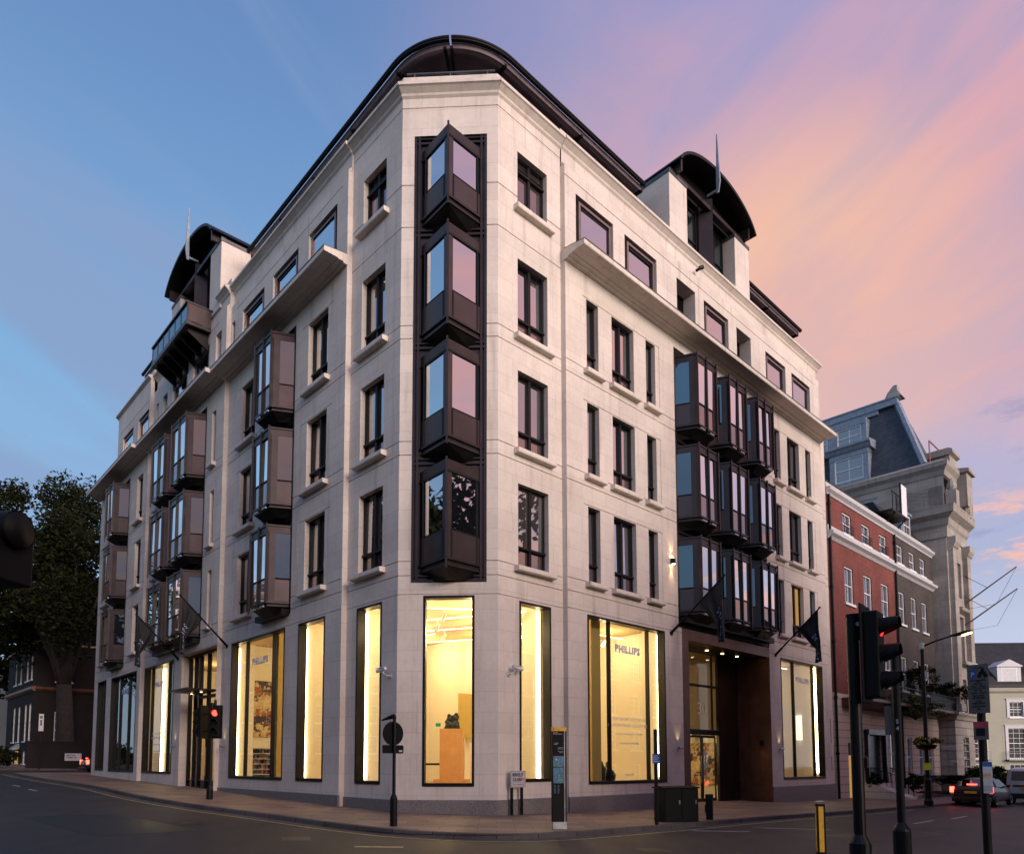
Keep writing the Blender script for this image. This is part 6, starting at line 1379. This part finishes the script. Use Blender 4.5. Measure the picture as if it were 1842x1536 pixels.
def bush(name, label, cat, c, R, n, leaf, seed, mats=('leaf_dark', 'leaf_olive'), group=None):
    rnd = random.Random(seed); T = thing(name, c - Vector((0, 0, R[2])), label, cat, group); pts, cl = crown_pts(c, R, n, rnd, 26); o = leaves('foliage', pts, leaf, mats, T, seed); mb = MB()
    for q, r in cl[:8]: mb.path([tuple(c - Vector((0, 0, R[2] * 1.0))), tuple(c + q * .9)], [.03, .01], 5)
    mb.build('stem', 'bark', T); return T
bush('hedge', 'clipped dark hedge in front of the dark house at the left edge', 'hedge', Vector((-44, 57.5, 2.2)), (5.0, 1.4, 1.35), 7000, .11, 21); bush('hedge', 'lower dark hedge reaching toward the low wall with the street plate', 'hedge', Vector((-39.4, 56.0, 1.9)), (2.6, 1.0, 1.1), 4000, .11, 22)
for k, (x, y) in enumerate(((-34.6, 54.4), (-29.8, 53.4))):
    z = g(x, y); f = faced(x, y, math.radians(150)); T = thing('parking_sign_post', (x, y, z), ('white parking sign on a post left of the tree trunk' if k == 0 else 'slim white sign on a post right of the tree trunk'), 'sign post', 'white signs by the low wall'); mb = MB(); mb.tube((x, y, z), (x, y, z + 4.2), .05, .05, 8); mb.build('pole', 'black_paint', T)
    mb = MB(f); w_ = .16 if k == 0 else .09; mb.box(-w_, w_, .05, .08, z + 2.9, z + 4.2); q_ = mb.build('plate', 'grey_white', T); mb = MB(f); mb.box(-w_ * .4, w_ * .4, .081, .085, z + 3.3, z + 3.75); mb.box(-w_ * .6, w_ * .6, .081, .085, z + 3.85, z + 4.05); mb.build('symbol', 'door_black', q_)
x, y = -36.9, 52.6; z = g(x, y) - .1; T = thing('lit_bollard', (x, y, z), 'small bollard with an amber light beside the hedge', 'bollard'); mb = MB(); mb.lathe([(.09, 0), (.09, .35), (.07, .36)], (x, y, z), 10); mb.build('post', 'black_paint', T); mb = MB(); mb.lathe([(.07, .36), (.07, .72), (.0, .74)], (x, y, z), 10); mb.build('light', 'amber_lamp', T)
# planting before the brick houses
def planter(label, s, o, z, R, n, seed, name='balcony_plant', cat='plant', mats=('leaf_dark', 'leaf_olive'), leaf=.07): return bush(name, label, cat, H0(s, o, z), R, n, leaf, seed, mats, 'balcony plants')
planter('tall spindly plant on the balcony left of the street lamp pole', 37.2, .75, 6.9, (1.2, .5, 1.1), 2200, 31); planter('bushy plant at the right end of the iron balcony', 43.0, .8, 6.5, (1.5, .6, .8), 2400, 32)
planter('trailing olive plant hanging over the balcony of the brick houses', 34.0, 1.15, 4.95, (2.2, .7, .75), 5200, 33, 'trailing_plant', mats=('leaf_light', 'leaf_olive')); planter('small trailing plant hanging beside the red signal head', 30.3, 1.1, 5.1, (1.2, .4, .4), 1600, 34, 'trailing_plant', mats=('leaf_light', 'leaf_olive'))
bush('box_shrub', 'round clipped shrub left of the black front door', 'shrub', H0(27.9, .8, .6), (.45, .45, .5), 1500, .05, 35, group='clipped shrubs by the door'); bush('box_shrub', 'round clipped shrub right beside the black front door', 'shrub', H0(30.4, 1.9, .55), (.6, .6, .55), 1800, .05, 36, group='clipped shrubs by the door')
bush('hedge', 'low box hedge behind the area railing below the dark brick house', 'hedge', H0(37.2, 1.5, .55), (2.4, .4, .35), 2600, .06, 37); bush('street_shrub', 'loose dark shrub over the railing of the stone building', 'shrub', H0(46.2, 2.4, .5), (2.3, .8, .95), 4000, .09, 38)
bush('flower_border', 'red flowers along the railing by the street lamp', 'flowers', H0(37.5, 2.1, -.25), (3.2, .12, .12), 900, .05, 39, ('flower_red', 'leaf_dark'))
lx, ly = 20.35, 33.96; hb = thing('hanging_basket', (lx, ly, 2.3), 'round hanging basket of yellow flowers on the street lamp pole', 'basket'); mb = MB(); mb.lathe([(.12, -.2), (.38, -.12), (.48, .05), (.0, .06)], (lx, ly, 2.38), 16); mb.build('bowl', 'bronze_dark', hb); rnd = random.Random(5); pts, _ = crown_pts(Vector((lx, ly, 2.58)), (.66, .66, .26), 1900, rnd, 24); leaves('flowers', pts, .05, ('leaf_olive', 'flower_yellow'), hb, 6)
# ------------------------------------------------------------------ vehicles
def vehicle(name, label, cat, x, y, heading, paint, kind):
    z = rz(x, y); f = faced(x, y, heading); v = lambda a, o, q: f(a, o, z + q); T = thing(name, (x, y, z), label, cat)
    if kind == 'hatch':   # o = forward; stations: o, z_low, z_sill, z_belt, z_roof, half width low, belt, roof
        ST = [(-2.12, .42, .5, .80, .84, .62, .74, .70), (-2.05, .28, .36, .92, .98, .80, .83, .72), (-1.75, .24, .32, .98, 1.20, .86, .87, .66), (-1.2, .22, .30, .98, 1.40, .88, .89, .62), (-.3, .22, .3, .95, 1.46, .89, .89, .60), (.45, .22, .3, .93, 1.36, .89, .89, .58), (1.15, .22, .3, .90, .98, .88, .87, .66), (1.75, .24, .32, .78, .82, .84, .80, .66), (2.1, .32, .4, .62, .66, .68, .66, .6)]
        wheels = (-1.30, 1.32); wr = .32; tw = .78
    else:
        ST = [(-2.5, .4, .5, 1.15, 1.9, .88, .90, .80), (-2.45, .3, .4, 1.15, 2.02, .93, .95, .84), (-1.2, .3, .4, 1.15, 2.08, .96, .97, .86), (.7, .3, .4, 1.15, 2.06, .96, .97, .84), (1.5, .3, .4, 1.12, 1.5, .96, .95, .80), (2.0, .3, .4, 1.0, 1.1, .94, .92, .78), (2.5, .35, .45, .72, .76, .8, .78, .7)]
        wheels = (-1.5, 1.6); wr = .34; tw = .84
    ringf = lambda s: [(-s[5] * .9, s[0], s[1]), (-s[5], s[0], s[2]), (-s[6] * 1.01, s[0], (s[2] + s[3]) / 2), (-s[6], s[0], s[3]), (-s[7], s[0], s[4] - .05), (-s[7] * .8, s[0], s[4]), (s[7] * .8, s[0], s[4]), (s[7], s[0], s[4] - .05), (s[6], s[0], s[3]), (s[6] * 1.01, s[0], (s[2] + s[3]) / 2), (s[5], s[0], s[2]), (s[5] * .9, s[0], s[1])]
    mb = MB(v); mb.loft([ringf(s) for s in ST]); body = mb.build('body', paint, T, smooth=True)
    sb = body.modifiers.new('Subsurf', 'SUBSURF'); sb.levels = sb.render_levels = 2
    for w in wheels:
        for q in (-1, 1):
            rg = lambda r, a: [(a * q, w + r * math.cos(2 * math.pi * i / 20), wr + r * math.sin(2 * math.pi * i / 20)) for i in range(20)]
            mb = MB(v); mb.loft([rg(wr * .7, tw - .1), rg(wr, tw - .08), rg(wr, tw + .08), rg(wr * .72, tw + .11)]); wh = mb.build('wheel', 'tyre', T)
            mb = MB(v); mb.loft([rg(wr * .66, tw + .07), rg(wr * .6, tw + .115), rg(wr * .2, tw + .10)]); mb.build('rim', 'steel', wh)
    def patch(nm, pts, mat, off=None): mb = MB(v); mb.face(pts); return mb.build(nm, mat, T, fix=False)
    if kind == 'hatch':
        patch('rear_window', [(-.60, -1.985, 1.03), (.60, -1.985, 1.03), (.50, -1.47, 1.345), (-.50, -1.47, 1.345)], 'glass_car')
        for q in (-1, 1):
            patch('side_window', [(.885 * q, -1.25, 1.0), (.885 * q, .55, .97), (.66 * q, .1, 1.36), (.655 * q, -.9, 1.37)], 'glass_car')
            mb = MB(v); mb.box(q * .84 - .09, q * .84 + .09, -2.09, -1.93, .72, 1.0); mb.build('tail_light', 'tail_lamp', T, bevel=.02); mb = MB(v); mb.box(q * .83 - .08, q * .83 + .08, -2.115, -1.95, .62, .70); mb.build('reflector', 'grey_white', T, bevel=.015)
            mb = MB(v); mb.box(q * .98 - .09, q * .98 + .09, .35, .5, .96, 1.1); mb.build('wing_mirror', paint, T, bevel=.03)
        mb = MB(v); mb.box(-.22, .22, -1.90, -1.84, 1.10, 1.14); mb.build('brake_light', 'tail_lamp', T); mb = MB(v); mb.box(-.27, .27, -2.15, -2.10, .68, .79); mb.build('number_plate', 'yellow_paint', T); mb = MB(v); mb.box(-.84, .84, -2.2, -2.0, .26, .5); mb.build('bumper', paint, T, bevel=.05)
    else:
        patch('rear_window', [(-.66, -2.515, 1.32), (.66, -2.515, 1.32), (.62, -2.49, 1.85), (-.62, -2.49, 1.85)], 'sign_grey')
        for q in (-1, 1): mb = MB(v); mb.box(q * .84 - .07, q * .84 + .07, -2.54, -2.42, .85, 1.12); mb.build('tail_light', 'red_text', T, bevel=.02)
        mb = MB(v); mb.box(-.6, .6, -2.54, -2.5, 1.0, 1.08); mb.build('trim_strip', 'tyre', T); mb = MB(v); mb.box(-.27, .27, -2.55, -2.5, .84, .96); mb.build('number_plate', 'yellow_paint', T); mb = MB(v); mb.box(-.92, .92, -2.6, -2.4, .36, .62); mb.build('bumper', 'tyre', T, bevel=.04)
    return T
hd_ = math.atan2(dR[0], dR[1])
q_ = Vector((23.65, 35.83, 0)) + R0.d * 2.12; vehicle('parked_car', 'dark maroon hatchback seen from behind with its red tail lights glowing', 'car', q_.x, q_.y, hd_ + .03, 'car_maroon', 'hatch')
q_ = Vector((29.4, 39.9, 0)) + R0.d * 2.4; vehicle('white_van', 'small white van beyond the maroon car at the right edge', 'van', q_.x, q_.y, hd_ + .02, 'van_white', 'van')
vehicle('side_street_car', 'black car in the side street at the left with its rear lights lit', 'car', -27.9, 52.6, hd_ + .0, 'car_black', 'hatch')
# ------------------------------------------------------------------ houses and trees across the streets (seen in the glass)
def row_house(label, P, d, L, H, brick, seed, floors=5, depth=8):
    n_ = (d[1], -d[0]); fr = Fr(P, d, n_); T = thing('street_house', (P[0], P[1], g(P[0], P[1])), label, 'building', 'houses outside the picture' if 'outside' in label else None); rnd = random.Random(seed); Wn = []
    fh = H / floors
    for k in range(int(L / 3.0)):
        for j in range(floors): Wn.append((.9 + k * 3.0, .9 + j * fh + g(P[0], P[1]), 1.3, fh * .58))
    facade(T, fr, 0, L, -3, H, Wn, brick)
    for s, z, w, h in Wn: put_sash(T, fr, s, z, w, h, 2, 4)
    mb = MB(fr); mb.prism([(-depth, -3), (-.02, -3), (-.02, H - .1), (-.02, H), (-depth, H)], .02, L - .02) if False else mb.box(0, L, -depth, -.5, H - .3, H); mb.build('roof', 'dark_slate', T)
    mb = MB(fr); mb.prism([(-.1, H - .8), (.3, H - .4), (.35, H - .2), (-.1, H)], 0, L); mb.build('cornice', 'grey_white', T)
    for s in (0, L): box_side(T, fr, s, 0, -depth, -3, H, brick)
    box_side(T, Fr(fr(0, -depth, 0), n_, (-d[0], -d[1])), 0, 0, 0, 0, 0, brick) if False else None
    return T
row_house('pale terrace at the far left edge beyond the dark house', (-84, 90), (1, .1), 32, 13, 'cream_stucco', 7, 4)
row_house('dark brick terrace across the garden square, outside the picture', (-80, -10), (.17, .98), 75, 23, 'dark_brick', 8, 6)  # unseen row, added and raised so the left panes mirror something dark
o15 = lambda s, o: (R0(s, o, 0).x, R0(s, o, 0).y)
row_house('tawny brick terrace across the street on the right, outside the picture', o15(44, 17), (-dR[0], -dR[1]), 20, 13, 'red_brick', 1)
row_house('dark brick terrace across the street on the right, outside the picture', o15(23.5, 17), (-dR[0], -dR[1]), 20, 11.5, 'dark_brick', 2, 4)
row_house('brick corner house behind the viewer, outside the picture', (36, -22), (-1, 0), 39, 15, 'red_brick', 3, 4); row_house('dark corner house behind the viewer, outside the picture', (-3, -22), (-1, 0), 39, 14, 'dark_brick', 4, 4)  # unseen rows, sized to block the low sun from the lower storeys
tree(25, 15.5, 25, (7, 7, 8.5), 'tall plane tree behind the terrace right of the viewer, outside the picture', 7000, .36, 48, .5, 16)
tree(15.5, 2.5, 15, (4.2, 4.2, 5.2), 'plane tree right of the viewer, outside the picture', 5000, .3, 41, .35, 10.5)
for k, (x, y, h) in enumerate(((-25, 2, 23), (-29, 13, 24), (-36.5, 28.5, 28), (-47, 36, 22), (-57, 44, 20))): tree(x, y, h, (6.6, 6.6, 6.8), ('first', 'second', 'third', 'fourth', 'fifth')[k] + ' square garden tree up the street left of the viewer, outside the picture', 5500, .40, 42 + k, .5, h * .62, group='garden trees outside the picture')  # heights raised so these unseen crowns darken the glass reflections
